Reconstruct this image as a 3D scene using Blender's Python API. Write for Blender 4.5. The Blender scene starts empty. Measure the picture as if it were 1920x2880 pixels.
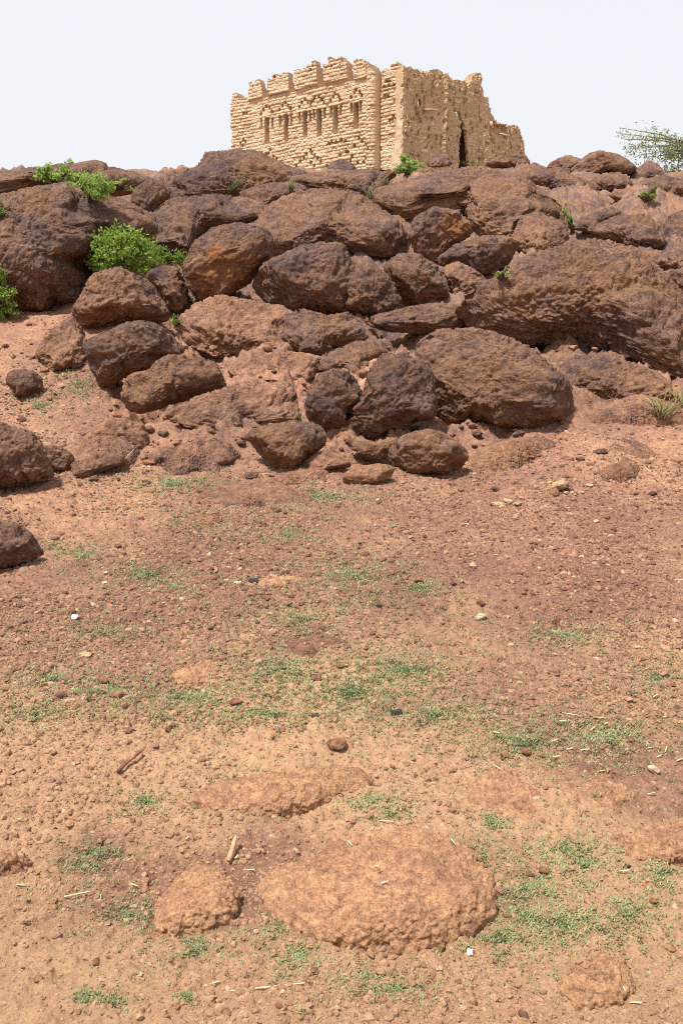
import bpy, math, random
import numpy as np
from mathutils import Vector

R = math.radians
rng = np.random.default_rng(7)
random.seed(7)

# ------------------------------------------------------------------ camera, world, sun, exposure
EYE = 1.6
PITCH = -10.0
VFOV = 62.0
SUN_AZ = 228.0          # compass angle of the sun from +Y towards +X
SUN_EL = 65.0
scene = bpy.context.scene
col = scene.collection
cam_d = bpy.data.cameras.new('camera')
cam = bpy.data.objects.new('camera', cam_d)
col.objects.link(cam)
cam.location = (0, 0, EYE)
cam.rotation_euler = (R(90 + PITCH), 0, 0)
cam_d.sensor_fit = 'VERTICAL'
cam_d.angle = R(VFOV)
cam_d.clip_end = 2000
scene.camera = cam

world = bpy.data.worlds.new('World')
scene.world = world
world.use_nodes = True
wn = world.node_tree
bg = wn.nodes['Background']
sky = wn.nodes.new('ShaderNodeTexSky')
sky.sky_type = 'NISHITA'
sky.sun_disc = False
sky.sun_elevation = R(SUN_EL)
sky.sun_rotation = R(SUN_AZ)
sky.air_density = 1.0
sky.dust_density = 6.0
sky.ozone_density = 1.0
hz = wn.nodes.new('ShaderNodeMix')          # dust-laden white haze over the clear sky
hz.data_type = 'RGBA'
hz.inputs[0].default_value = 0.86
hz.inputs[7].default_value = (3.66, 3.68, 3.74, 1)
wn.links.new(sky.outputs[0], hz.inputs[6])
wn.links.new(hz.outputs[2], bg.inputs[0])
bg.inputs[1].default_value = 0.13

sun_d = bpy.data.lights.new('sun', 'SUN')
sun_d.energy = 3.7
sun_d.angle = R(4.5)
sun_d.color = (1.0, 0.955, 0.88)
sun = bpy.data.objects.new('sun', sun_d)
col.objects.link(sun)
ca, ce = R(SUN_AZ), R(SUN_EL)
SUNV = Vector((math.sin(ca) * math.cos(ce), math.cos(ca) * math.cos(ce), math.sin(ce)))
sun.rotation_euler = SUNV.to_track_quat('Z', 'Y').to_euler()

scene.view_settings.view_transform = 'Standard'
scene.view_settings.look = 'None'
scene.view_settings.exposure = 1.0
scene.view_settings.gamma = 1.0
scene.view_settings.use_curve_mapping = False
scene.cycles.use_denoising = False       # keep the fine grain of gravel and rock
scene.cycles.filter_width = 1.1

# ------------------------------------------------------------------ noise
def _hash(ix, iy, iz, seed):
    h = (ix.astype(np.uint32) * np.uint32(374761393) + iy.astype(np.uint32) * np.uint32(668265263)
         + iz.astype(np.uint32) * np.uint32(2147483647 & 0x7feb352d) + np.uint32((seed * 974711 + 12345) & 0xffffffff))
    h = (h ^ (h >> np.uint32(13))) * np.uint32(1274126177)
    h = (h ^ (h >> np.uint32(16))) * np.uint32(2246822519)
    return h ^ (h >> np.uint32(15))

def noise(P, freq=1.0, seed=0):
    """smooth value noise in -1..1"""
    p = np.asarray(P, dtype=np.float64) * freq + seed * 17.13
    f = np.floor(p)
    i = f.astype(np.int64)
    t = (p - f).astype(np.float32)
    t = t * t * t * (t * (t * 6 - 15) + 10)
    tx, ty, tz = t[:, 0], t[:, 1], t[:, 2]
    x, y, z = i[:, 0], i[:, 1], i[:, 2]
    def v(a, b, c):
        return _hash(x + a, y + b, z + c, seed).astype(np.float32) * np.float32(1 / 4294967295.0)
    a0 = v(0, 0, 0); a0 += (v(1, 0, 0) - a0) * tx
    a1 = v(0, 1, 0); a1 += (v(1, 1, 0) - a1) * tx
    b0 = v(0, 0, 1); b0 += (v(1, 0, 1) - b0) * tx
    b1 = v(0, 1, 1); b1 += (v(1, 1, 1) - b1) * tx
    a0 += (a1 - a0) * ty
    b0 += (b1 - b0) * ty
    return (a0 + (b0 - a0) * tz) * 2 - 1

_rotm = np.array([[0.36, 0.48, -0.8], [-0.8, 0.6, 0.0], [0.48, 0.64, 0.6]])
def fbm(P, freq=1.0, octs=4, seed=0, gain=0.5):
    s = 0; a = 1.0; tot = 0
    Q = np.asarray(P, dtype=np.float64)
    for o in range(octs):
        s = s + a * noise(Q, freq, seed + o)
        tot += a
        a *= gain; freq *= 2.03
        Q = Q @ _rotm
    return s / tot * 1.6

def worley(P, freq=1.0, seed=0):
    """F1, F2 distances (in cells)"""
    p = np.asarray(P, dtype=np.float64) * freq + seed * 3.7
    f = np.floor(p)
    i = f.astype(np.int64)
    t = (p - f).astype(np.float32)
    F1 = np.full(len(p), 9, np.float32); F2 = F1.copy()
    for a in (-1, 0, 1):
        for b in (-1, 0, 1):
            for c in (-1, 0, 1):
                h = _hash(i[:, 0] + a, i[:, 1] + b, i[:, 2] + c, seed)
                jx = (h & np.uint32(1023)).astype(np.float32) / 1023
                jy = ((h >> np.uint32(10)) & np.uint32(1023)).astype(np.float32) / 1023
                jz = ((h >> np.uint32(20)) & np.uint32(1023)).astype(np.float32) / 1023
                d = np.sqrt((jx + a - t[:, 0]) ** 2 + (jy + b - t[:, 1]) ** 2 + (jz + c - t[:, 2]) ** 2)
                F2 = np.minimum(F2, np.maximum(F1, d))
                F1 = np.minimum(F1, d)
    return F1, F2

def sstep(a, b, x):
    t = np.clip((x - a) / (b - a), 0, 1)
    return t * t * (3 - 2 * t)

# ------------------------------------------------------------------ mesh helpers
def make_mesh(name, V, F, mat, loc=(0, 0, 0), smooth=True, attrs=None):
    """V (n,3) world coordinates, F (m,3|4) indices -> object whose origin is loc"""
    V = np.asarray(V, dtype=np.float64) - np.asarray(loc, dtype=np.float64)
    F = np.asarray(F, dtype=np.int32)
    me = bpy.data.meshes.new(name)
    k = F.shape[1]
    me.vertices.add(len(V)); me.vertices.foreach_set('co', V.astype(np.float32).ravel())
    me.loops.add(F.size); me.loops.foreach_set('vertex_index', F.ravel())
    me.polygons.add(len(F))
    me.polygons.foreach_set('loop_start', np.arange(len(F), dtype=np.int32) * k)
    me.polygons.foreach_set('loop_total', np.full(len(F), k, dtype=np.int32))
    me.polygons.foreach_set('use_smooth', np.full(len(F), smooth, dtype=bool))
    if attrs:
        for an, av in attrs.items():
            at = me.attributes.new(an, 'FLOAT', 'POINT')
            at.data.foreach_set('value', np.asarray(av, dtype=np.float32))
    me.update(calc_edges=True)
    me.validate(verbose=False)
    me.materials.append(mat)
    ob = bpy.data.objects.new(name, me)
    ob.location = loc
    col.objects.link(ob)
    return ob

def vnormals(V, F):
    a, b, c = V[F[:, 0]], V[F[:, 1]], V[F[:, 2]]
    if F.shape[1] == 4:
        n = np.cross(c - a, V[F[:, 3]] - b)
    else:
        n = np.cross(b - a, c - a)
    N = np.zeros_like(V)
    for k in range(F.shape[1]):
        for ax in range(3):
            N[:, ax] += np.bincount(F[:, k], weights=n[:, ax], minlength=len(V))
    return N / (np.linalg.norm(N, axis=1, keepdims=True) + 1e-12)

def tag(o, label=None, cat=None, group=None, kind=None):
    if label: o['label'] = label
    if cat: o['category'] = cat
    if group: o['group'] = group
    if kind: o['kind'] = kind
    return o

def empty(name, loc):
    o = bpy.data.objects.new(name, None)
    o.location = loc
    o.empty_display_size = 0.2
    col.objects.link(o)
    return o

def child(ob, parent):
    ob.parent = parent
    ob.location = Vector(ob.location) - Vector(parent.location)
    return ob

_cs = {}
def cube_sphere(n):
    if n in _cs:
        return _cs[n]
    g = np.tan(np.linspace(-1, 1, n + 1) * math.pi / 4)
    A, B = np.meshgrid(g, g, indexing='ij')
    A = A.ravel(); B = B.ravel(); O = np.ones_like(A)
    faces = [(O, A, B), (-O, B, A), (B, O, A), (A, -O, B), (A, B, O), (B, A, -O)]
    V = []; F = []
    idx = np.arange((n + 1) ** 2).reshape(n + 1, n + 1)
    q = np.stack([idx[:-1, :-1], idx[1:, :-1], idx[1:, 1:], idx[:-1, 1:]], -1).reshape(-1, 4)
    for k, f in enumerate(faces):
        V.append(np.stack(f, 1)); F.append(q + k * (n + 1) ** 2)
    V = np.concatenate(V); F = np.concatenate(F)
    V /= np.linalg.norm(V, axis=1, keepdims=True)
    key = np.round(V * 1e5).astype(np.int64)
    _, first, inv = np.unique(key, axis=0, return_index=True, return_inverse=True)
    V = V[first]; F = inv.reshape(-1)[F]
    _cs[n] = (V, F)
    return V, F

def tube(pts, radii, sides=6):
    """one tapered tube through pts; returns V, F"""
    pts = np.asarray(pts, float)
    V = []; F = []
    n = len(pts)
    for i in range(n):
        d = pts[min(i + 1, n - 1)] - pts[max(i - 1, 0)]
        d /= np.linalg.norm(d) + 1e-9
        a = np.cross(d, [0.3, 0.2, 0.93]); a /= np.linalg.norm(a) + 1e-9
        b = np.cross(d, a)
        for k in range(sides):
            t = 2 * math.pi * k / sides
            V.append(pts[i] + radii[i] * (math.cos(t) * a + math.sin(t) * b))
    for i in range(n - 1):
        for k in range(sides):
            k2 = (k + 1) % sides
            F.append((i * sides + k, i * sides + k2, (i + 1) * sides + k2, (i + 1) * sides + k))
    V.append(pts[0]); V.append(pts[-1])
    for k in range(sides):
        k2 = (k + 1) % sides
        F.append((len(V) - 2, k2, k, len(V) - 2))
        F.append((len(V) - 1, (n - 1) * sides + k, (n - 1) * sides + k2, len(V) - 1))
    return np.array(V), F

class Bag:
    """collects quads of several shapes into ONE mesh"""
    def __init__(s): s.V = []; s.F = []; s.n = 0
    def add(s, V, F):
        s.V.append(np.asarray(V, float)); s.F.append(np.asarray(F, np.int64) + s.n); s.n += len(V)
    def build(s, name, mat, loc=(0, 0, 0), smooth=True, attrs=None):
        F = np.concatenate(s.F)
        if F.shape[1] == 4:      # degenerate quads -> triangles
            bad = F[:, 0] == F[:, 3]
            if bad.any():
                F = np.concatenate([F[:, :3], F[~bad][:, [0, 2, 3]]])
        return make_mesh(name, np.concatenate(s.V), F, mat, loc, smooth, attrs)

# ------------------------------------------------------------------ materials
class Nodes:
    def __init__(s, name):
        s.m = bpy.data.materials.new(name); s.m.use_nodes = True
        s.t = s.m.node_tree; s.b = s.t.nodes['Principled BSDF']
        s.b.inputs['Specular IOR Level'].default_value = 0.15
        s.b.inputs['Roughness'].default_value = 0.95
        g = s.t.nodes.new('ShaderNodeNewGeometry')
        s.pos = g.outputs['Position']; s.island = g.outputs['Random Per Island']; s.geo = g
    def link(s, a, b): s.t.links.new(a, b)
    def noise(s, scale, detail=5, rough=0.6, dist=0.0, vec=None):
        n = s.t.nodes.new('ShaderNodeTexNoise')
        n.inputs['Scale'].default_value = scale; n.inputs['Detail'].default_value = detail
        n.inputs['Roughness'].default_value = rough; n.inputs['Distortion'].default_value = dist
        s.link(vec or s.pos, n.inputs['Vector'])
        return n.outputs['Fac']
    def voro(s, scale, feature='F1', out='Distance', vec=None):
        n = s.t.nodes.new('ShaderNodeTexVoronoi')
        n.feature = feature
        n.inputs['Scale'].default_value = scale
        s.link(vec or s.pos, n.inputs['Vector'])
        return n.outputs[out]
    def ramp(s, fac, stops, interp='LINEAR'):
        n = s.t.nodes.new('ShaderNodeValToRGB')
        n.color_ramp.interpolation = interp
        e = n.color_ramp.elements
        while len(e) > 1: e.remove(e[-1])
        for i, (p, c) in enumerate(stops):
            x = e[0] if i == 0 else e.new(p)
            x.position = p
            x.color = (*c, 1) if not isinstance(c, (int, float)) else (c, c, c, 1)
        s.link(fac, n.inputs[0])
        return n.outputs[0]
    def mix(s, fac, a, b, mode='MIX'):
        n = s.t.nodes.new('ShaderNodeMix'); n.data_type = 'RGBA'; n.blend_type = mode
        for sock, v in ((n.inputs[0], fac), (n.inputs[6], a), (n.inputs[7], b)):
            if hasattr(v, 'is_output'): s.link(v, sock)
            elif isinstance(v, (int, float)): sock.default_value = v
            else: sock.default_value = (*v, 1)
        return n.outputs[2]
    def math(s, op, a, b=0.0, clamp=False):
        n = s.t.nodes.new('ShaderNodeMath'); n.operation = op; n.use_clamp = clamp
        for sock, v in ((n.inputs[0], a), (n.inputs[1], b)):
            if hasattr(v, 'is_output'): s.link(v, sock)
            else: sock.default_value = v
        return n.outputs[0]
    def attr(s, name):
        n = s.t.nodes.new('ShaderNodeAttribute'); n.attribute_name = name
        return n.outputs['Fac']
    def bump(s, h, strength=0.5, dist=0.02, prev=None):
        n = s.t.nodes.new('ShaderNodeBump')
        n.inputs['Strength'].default_value = strength; n.inputs['Distance'].default_value = dist
        s.link(h, n.inputs['Height'])
        if prev: s.link(prev, n.inputs['Normal'])
        return n.outputs[0]
    def done(s, color, normal=None, k=1.0):
        if k != 1.0: color = s.mix(1.0, color, (k, k, k), 'MULTIPLY')
        if hasattr(color, 'is_output'): s.link(color, s.b.inputs['Base Color'])
        else: s.b.inputs['Base Color'].default_value = (*color, 1)
        if normal: s.link(normal, s.b.inputs['Normal'])
        return s.m

def rock_skin(n, dark, mid, warm, pit, fine, rust=(0.31, 0.160, 0.078)):
    """weathered laterite: varnish, rust and grains; returns colour, relief height and the grain pattern"""
    big = n.noise(0.8, 7, 0.66)
    c = n.ramp(big, [(0.36, dark), (0.5, mid), (0.64, warm)])
    med = n.noise(4.5 * fine, 8, 0.8)
    c = n.mix(n.ramp(med, [(0.48, 0.0), (0.63, 0.7)]), c, warm)
    dk = n.noise(6.5 * fine, 8, 0.82)
    c = n.mix(n.ramp(dk, [(0.50, 0.0), (0.62, 0.75)]), c, dark)
    grain = n.noise(15.0 * fine, 10, 0.96)
    rm = n.ramp(n.noise(1.9, 7, 0.72), [(0.42, 0.05), (0.60, 0.8)])
    light = n.mix(rm, n.mix(1.0, c, (1.55, 1.48, 1.42), 'MULTIPLY'), rust)
    c = n.mix(n.ramp(grain, [(0.41, 0.0), (0.59, 1.0)]), n.mix(1.0, c, (0.50, 0.47, 0.49), 'MULTIPLY'), light)
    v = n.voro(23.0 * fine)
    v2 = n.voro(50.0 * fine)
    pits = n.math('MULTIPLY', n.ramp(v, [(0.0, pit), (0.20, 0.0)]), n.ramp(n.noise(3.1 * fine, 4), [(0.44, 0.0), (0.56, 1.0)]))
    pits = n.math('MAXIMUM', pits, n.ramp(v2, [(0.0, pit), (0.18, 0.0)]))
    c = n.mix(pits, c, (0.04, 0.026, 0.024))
    h = n.math('ADD', n.math('MULTIPLY', n.noise(20.0 * fine, 9, 0.92), 1.1), n.math('ADD', n.math('MULTIPLY', v, -0.6), n.math('MULTIPLY', v2, -0.5)))
    return c, h, grain

def rock_mat(name, dark, mid, warm, orange=(0.34, 0.145, 0.058), pit=0.7, fine=1.0, k=1.0, rust=(0.31, 0.160, 0.078)):
    n = Nodes(name)
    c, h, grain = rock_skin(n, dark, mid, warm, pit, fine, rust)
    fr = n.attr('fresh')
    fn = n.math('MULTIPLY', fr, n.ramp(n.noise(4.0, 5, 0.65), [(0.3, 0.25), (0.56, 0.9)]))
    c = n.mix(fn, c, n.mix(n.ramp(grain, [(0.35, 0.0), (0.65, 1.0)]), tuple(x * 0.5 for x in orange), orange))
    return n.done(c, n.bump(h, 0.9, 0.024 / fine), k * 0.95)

M = {}
DARK = ((0.064, 0.047, 0.053), (0.112, 0.076, 0.070), (0.205, 0.127, 0.093))
PINK = ((0.105, 0.065, 0.058), (0.205, 0.117, 0.086), (0.31, 0.175, 0.115))
M['rock_dark'] = rock_mat('dark_laterite', *DARK)
M['rock_brown'] = rock_mat('brown_laterite', (0.078, 0.054, 0.057), (0.145, 0.092, 0.077), (0.25, 0.148, 0.100))
M['rock_pink'] = rock_mat('pinkish_laterite', *PINK, pit=0.6, k=1.1, rust=(0.39, 0.205, 0.105))
M['rock_orange'] = rock_mat('orange_laterite', (0.17, 0.088, 0.064), (0.335, 0.185, 0.112), (0.45, 0.262, 0.150), pit=0.9, fine=2.6, k=1.12, rust=(0.54, 0.31, 0.155))
M['mud_lump'] = rock_mat('pale_mud', (0.42, 0.28, 0.16), (0.52, 0.36, 0.21), (0.60, 0.44, 0.27), pit=0.2, rust=(0.66, 0.48, 0.28))

def ground_mat():
    n = Nodes('laterite_ground')
    big = n.noise(0.5, 6, 0.62, 0.3)
    c = n.ramp(big, [(0.33, (0.222, 0.122, 0.093)), (0.5, (0.282, 0.158, 0.115)), (0.68, (0.39, 0.228, 0.148))])
    c = n.mix(n.ramp(n.noise(2.6, 7, 0.68), [(0.47, 0.0), (0.62, 0.6)]), c, (0.43, 0.255, 0.158))
    c = n.mix(n.ramp(n.noise(6.5, 8, 0.78), [(0.50, 0.0), (0.64, 0.75)]), c, (0.25, 0.125, 0.095))
    g = n.noise(22.0, 11, 0.97)
    c = n.mix(n.ramp(g, [(0.41, 0.0), (0.59, 1.0)]), n.mix(1.0, c, (0.50, 0.46, 0.45), 'MULTIPLY'), n.mix(1.0, c, (1.38, 1.33, 1.25), 'MULTIPLY'))
    v = n.voro(55.0)
    c = n.mix(n.ramp(v, [(0.0, 0.6), (0.16, 0.0)]), c, (0.15, 0.07, 0.055))
    c = n.mix(n.math('MULTIPLY', n.attr('sandy'), 0.8), c, n.mix(n.ramp(g, [(0.38, 0.0), (0.62, 1.0)]), (0.39, 0.222, 0.130), (0.70, 0.445, 0.255)))
    rk = n.attr('rocky')
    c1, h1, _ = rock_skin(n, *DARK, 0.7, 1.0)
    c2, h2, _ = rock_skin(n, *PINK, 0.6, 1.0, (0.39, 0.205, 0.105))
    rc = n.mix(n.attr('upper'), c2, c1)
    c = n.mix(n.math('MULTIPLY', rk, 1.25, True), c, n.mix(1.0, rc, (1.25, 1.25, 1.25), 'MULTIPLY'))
    h = n.math('ADD', n.noise(24.0, 11, 0.92), n.math('MULTIPLY', n.ramp(v, [(0.0, 0.0), (0.4, 1.0)]), 0.3))
    return n.done(c, n.bump(h, 0.9, 0.021), 1.0)
M['ground'] = ground_mat()

def pebble_mat():
    n = Nodes('laterite_gravel')
    c = n.ramp(n.island, [(0.0, (0.16, 0.080, 0.060)), (0.3, (0.24, 0.126, 0.088)), (0.65, (0.34, 0.190, 0.122)), (0.95, (0.45, 0.265, 0.16)), (0.99, (0.55, 0.38, 0.26))])
    sx = n.t.nodes.new('ShaderNodeSeparateXYZ'); n.link(n.pos, sx.inputs[0])
    c = n.mix(n.ramp(n.math('MULTIPLY', sx.outputs[1], 0.1), [(0.22, 0.45), (0.40, 0.0)]), c, (0.52, 0.315, 0.19))     # the near gravel is sandier
    c = n.mix(n.ramp(n.noise(60.0, 4, 0.7), [(0.35, 0.0), (0.65, 1.0)]), n.mix(1.0, c, (0.6, 0.58, 0.57), 'MULTIPLY'), c)
    return n.done(c, n.bump(n.noise(90.0, 4, 0.7), 0.6, 0.01), 0.84)
M['gravel'] = pebble_mat()

def stone_mat():
    n = Nodes('rust_stone')
    c = n.ramp(n.noise(18.0, 6, 0.7), [(0.36, (0.12, 0.056, 0.042)), (0.5, (0.25, 0.12, 0.072)), (0.64, (0.40, 0.21, 0.11))])
    return n.done(c, n.bump(n.noise(60.0, 6, 0.75), 0.9, 0.02))
M['stone'] = stone_mat()

def mud_mat(name, lo, mid, hi, dark, fine=1.0):
    n = Nodes(name)
    c = n.ramp(n.noise(1.3, 6, 0.62, 0.3), [(0.32, lo), (0.5, mid), (0.68, hi)])
    c = n.mix(n.ramp(n.noise(9.0, 6, 0.7), [(0.48, 0.0), (0.68, 0.6)]), c, dark)
    c = n.mix(n.ramp(n.noise(30.0, 4, 0.7), [(0.36, 0.0), (0.64, 1.0)]), n.mix(1.0, c, (0.78, 0.76, 0.74), 'MULTIPLY'), n.mix(1.0, c, (1.15, 1.15, 1.14), 'MULTIPLY'))
    return n.done(c, n.bump(n.noise(16.0 * fine, 7, 0.72), 0.7, 0.06), 0.90)
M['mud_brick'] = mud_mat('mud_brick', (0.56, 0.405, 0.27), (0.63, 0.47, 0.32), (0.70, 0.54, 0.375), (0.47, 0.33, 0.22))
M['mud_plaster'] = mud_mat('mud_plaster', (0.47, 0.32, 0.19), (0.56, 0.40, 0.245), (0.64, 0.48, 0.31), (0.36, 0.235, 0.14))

def leaf_mat(name, a, b, trans=0.35):
    n = Nodes(name)
    c = n.mix(n.island, a, b)
    c = n.mix(n.ramp(n.noise(4.0, 3, 0.6), [(0.35, 0.0), (0.65, 0.5)]), c, tuple(x * 0.6 for x in a))
    n.b.inputs['Roughness'].default_value = 0.55
    n.b.inputs['Specular IOR Level'].default_value = 0.3
    m = n.done(c)
    out = n.t.nodes['Material Output']
    tr = n.t.nodes.new('ShaderNodeBsdfTranslucent'); n.link(c, tr.inputs[0])
    mx = n.t.nodes.new('ShaderNodeMixShader'); mx.inputs[0].default_value = trans
    n.link(n.b.outputs[0], mx.inputs[1]); n.link(tr.outputs[0], mx.inputs[2])
    n.link(mx.outputs[0], out.inputs[0])
    return m
M['leaf_bright'] = leaf_mat('bright_leaf', (0.15, 0.27, 0.035), (0.37, 0.47, 0.10), 0.42)
M['leaf_pale'] = leaf_mat('pale_leaf', (0.25, 0.40, 0.08), (0.46, 0.58, 0.18), 0.45)
M['leaf_olive'] = leaf_mat('olive_leaf', (0.19, 0.235, 0.10), (0.37, 0.42, 0.20))
M['grass'] = leaf_mat('ground_cover', (0.225, 0.262, 0.125), (0.39, 0.415, 0.205))
M['dry_grass'] = leaf_mat('dry_grass', (0.26, 0.27, 0.11), (0.46, 0.42, 0.2))
def plain(name, a, b, scale=40.0, rough=0.9):
    n = Nodes(name); n.b.inputs['Roughness'].default_value = rough
    return n.done(n.mix(n.ramp(n.noise(scale, 5, 0.7), [(0.35, 0.0), (0.65, 1.0)]), a, b), n.bump(n.noise(scale * 2, 4), 0.4, 0.01))
M['straw'] = plain('straw', (0.50, 0.36, 0.2), (0.72, 0.58, 0.38))
M['wood'] = plain('weathered_wood', (0.30, 0.17, 0.10), (0.52, 0.34, 0.2))
M['bark'] = plain('bark', (0.10, 0.075, 0.05), (0.2, 0.15, 0.1), 25)
M['timber'] = plain('old_timber', (0.34, 0.25, 0.15), (0.52, 0.4, 0.26), 12)
M['white'] = plain('white_scrap', (0.62, 0.6, 0.57), (0.82, 0.81, 0.79))
M['black'] = plain('black_scrap', (0.012, 0.013, 0.015), (0.05, 0.05, 0.055))
M['grey_stone'] = plain('grey_stone', (0.22, 0.16, 0.12), (0.42, 0.33, 0.25), 25)

# ------------------------------------------------------------------ where a pixel of the photograph (1568 x 2352 scale) points
FO = 1176 / math.tan(R(VFOV / 2))
_p = R(PITCH)
FWD = np.array([0, math.cos(_p), math.sin(_p)]); UPV = np.array([0, -math.sin(_p), math.cos(_p)]); RGT = np.array([1.0, 0, 0])
CAM = np.array([0, 0, EYE])
def ray(ox, oy):
    ox = np.asarray(ox, float); oy = np.asarray(oy, float)
    d = FWD * FO + np.multiply.outer(ox - 784, RGT) + np.multiply.outer(1176 - oy, UPV)
    return d / np.linalg.norm(d, axis=-1, keepdims=True)

# ------------------------------------------------------------------ terrain
KY = np.array([-400, -60, -10, 0, 1.5, 3, 6, 7, 8.5, 10, 13, 15.5, 18, 20, 23, 30, 36, 45, 60, 100, 400.0])
KZ = np.array([-14, -4, -0.8, 0, .12, .30, .72, .93, 1.45, 2.07, 3.25, 4.40, 5.25, 5.80, 6.40, 7.60, 8.7, 9.2, 8, 0, -15.0])
_sl = np.gradient(KZ, KY)
def profile(y):
    y = np.clip(np.asarray(y, float), KY[0], KY[-1] - 1e-6)
    i = np.clip(np.searchsorted(KY, y, side='right') - 1, 0, len(KY) - 2)
    h = KY[i + 1] - KY[i]; t = (y - KY[i]) / h
    t2 = t * t; t3 = t2 * t
    return (2*t3-3*t2+1)*KZ[i] + (t3-2*t2+t)*h*_sl[i] + (-2*t3+3*t2)*KZ[i+1] + (t3-t2)*h*_sl[i+1]

def hbase(x, y):
    """smooth ground height"""
    x = np.asarray(x, float); y = np.asarray(y, float)
    far = sstep(45, 90, np.hypot(x, y))
    return profile(y) - 0.02 * np.abs(x) * sstep(14, 40, np.abs(x)) * (1 - far)

def rocky(x, y):
    """0 gravel slope .. 1 rock hillside"""
    P = np.stack([x, y, np.zeros_like(x)], 1)
    edge = np.interp(x, [-4.5, -2.5, -1.95, 0.8, 1.6, 3.5], [10.6, 9.6, 6.3, 6.15, 6.9, 7.2]) + 0.35 * noise(P, 0.9, 3)
    return sstep(edge, edge + 0.9, y)

def upper(x, y):
    """0 pinkish lower slabs .. 1 dark varnished upper rocks"""
    P = np.stack([x, y, np.zeros_like(x)], 1)
    return sstep(8.6, 10.6, y + 0.9 * noise(P, 0.7, 4) + 0.5 * np.clip(x, -1, 2))

def hfull(x, y, lod=None):
    x = np.asarray(x, float); y = np.asarray(y, float)
    P = np.stack([x, y, np.zeros_like(x)], 1)
    z = hbase(x, y)
    rk = rocky(x, y)
    near = 1 - sstep(40, 60, np.hypot(x, y))
    z = z + near * (0.055 * fbm(P, 0.8, 3, 11) * (1 - 0.3 * rk))
    z = z + near * (1 - rk) * (0.020 * fbm(P, 4.5, 3, 21))
    z = z + near * (1 - rk) * (0.012 * np.abs(noise(P, 19, 5)) + 0.008 * noise(P, 41, 6) + 0.005 * noise(P, 83, 8))
    m = rk > 0.01
    if m.any():
        Q = P[m]
        F1, F2 = worley(Q + 0.25 * np.stack([noise(Q, 1.1, 31), noise(Q, 1.1, 32), 0 * Q[:, 0]], 1), 0.75, 41)
        G1, _ = worley(Q, 2.6, 43)
        zz = -0.08 + 0.07 * (1 - upper(x[m], y[m])) + 0.42 * (0.55 - F1) + 0.20 * fbm(Q, 0.9, 4, 51) + 0.16 * (0.5 - G1) + 0.06 * (0.5 - worley(Q, 8.0, 44)[0]) + 0.10 * fbm(Q, 4.0, 4, 52, 0.62) + 0.03 * noise(Q, 17, 53) + 0.016 * noise(Q, 38, 54)
        z[m] += near[m] * rk[m] * zz * (1 - 0.65 * sstep(17.5, 21.5, y[m]))
    return z

def ground_hit(ox, oy, maxd=34.0):
    """first point where the ray of a pixel meets the smooth ground"""
    d = ray(ox, oy)
    t = np.linspace(0.5, maxd, 4000)
    P = CAM + t[:, None] * d
    below = P[:, 2] < hbase(P[:, 0], P[:, 1])
    i = np.argmax(below)
    if not below.any(): return None
    return P[i]

def z3(p): return [(x / 3.0, 343 + y / 3.0) for x, y in p]
def z4(p): return [(392 + x / 2.4, 343 + y / 2.4) for x, y in p]
def z5(p): return [(963.7 + x / 2.595, 343 + y / 2.595) for x, y in p]
def z6(p): return [(x / 2.909, 702.3 + y / 2.909) for x, y in p]
def z7(p): return [(457.3 + x / 2.667, 702.3 + y / 2.667) for x, y in p]
def z8(p): return [(980 + x / 2.667, 702.3 + y / 2.667) for x, y in p]
# castle close-ups: facade and side wall
def zf(x, y): return (506.3 + x / 3.556, 114.3 + y / 3.556)
def zs(x, y): return (833.0 + x / 4.0, 114.3 + y / 4.0)

def build_ground():
    # rows follow the picture's own spacing so that near gravel is as finely modelled as it is seen
    ys = np.concatenate([np.arange(1.0, 24, 0.004)])
    rowpx = 1176 - FO * np.tan(np.arctan((hbase(0 * ys, ys) - EYE) / ys) - _p)
    rowpx = np.minimum.accumulate(rowpx)
    want = np.concatenate([np.arange(2560, 1100, -1.9), np.arange(1100, 388, -2.6)])
    rr = np.interp(-want, -rowpx, ys)
    rows = np.concatenate([[0.0, 0.4, 0.8, 1.1], rr[rr > 1.2], np.linspace(24, 60, 80), np.geomspace(65, 400, 14)])
    rows = np.unique(np.round(rows, 4))
    half = 40.0
    dense = np.linspace(-half, half, 1150)
    a = np.concatenate([dense, np.linspace(half, 360 - half, 62)[1:-1]])
    a = R(1) * a
    n, m = len(rows), len(a)
    X = np.outer(rows, np.sin(a)).ravel(); Y = np.outer(rows, np.cos(a)).ravel()
    Z = hfull(X, Y)
    idx = np.arange(n * m).reshape(n, m)
    nx = np.roll(idx, -1, axis=1)
    F = np.stack([idx[:-1], idx[1:], nx[1:], nx[:-1]], -1).reshape(-1, 4)[:, ::-1]
    g = make_mesh('ground', np.stack([X, Y, Z], 1), F, M['ground'], attrs={'rocky': rocky(X, Y), 'upper': upper(X, Y), 'sandy': sstep(4.1, 2.5, Y + 0.8 * fbm(np.stack([X, Y, 0 * X], 1), 1.1, 3, 401)) * sstep(-0.9, 0.15, fbm(np.stack([X, Y, 0 * X], 1), 2.2, 4, 402))})
    tag(g, kind='structure')
build_ground()

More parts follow.
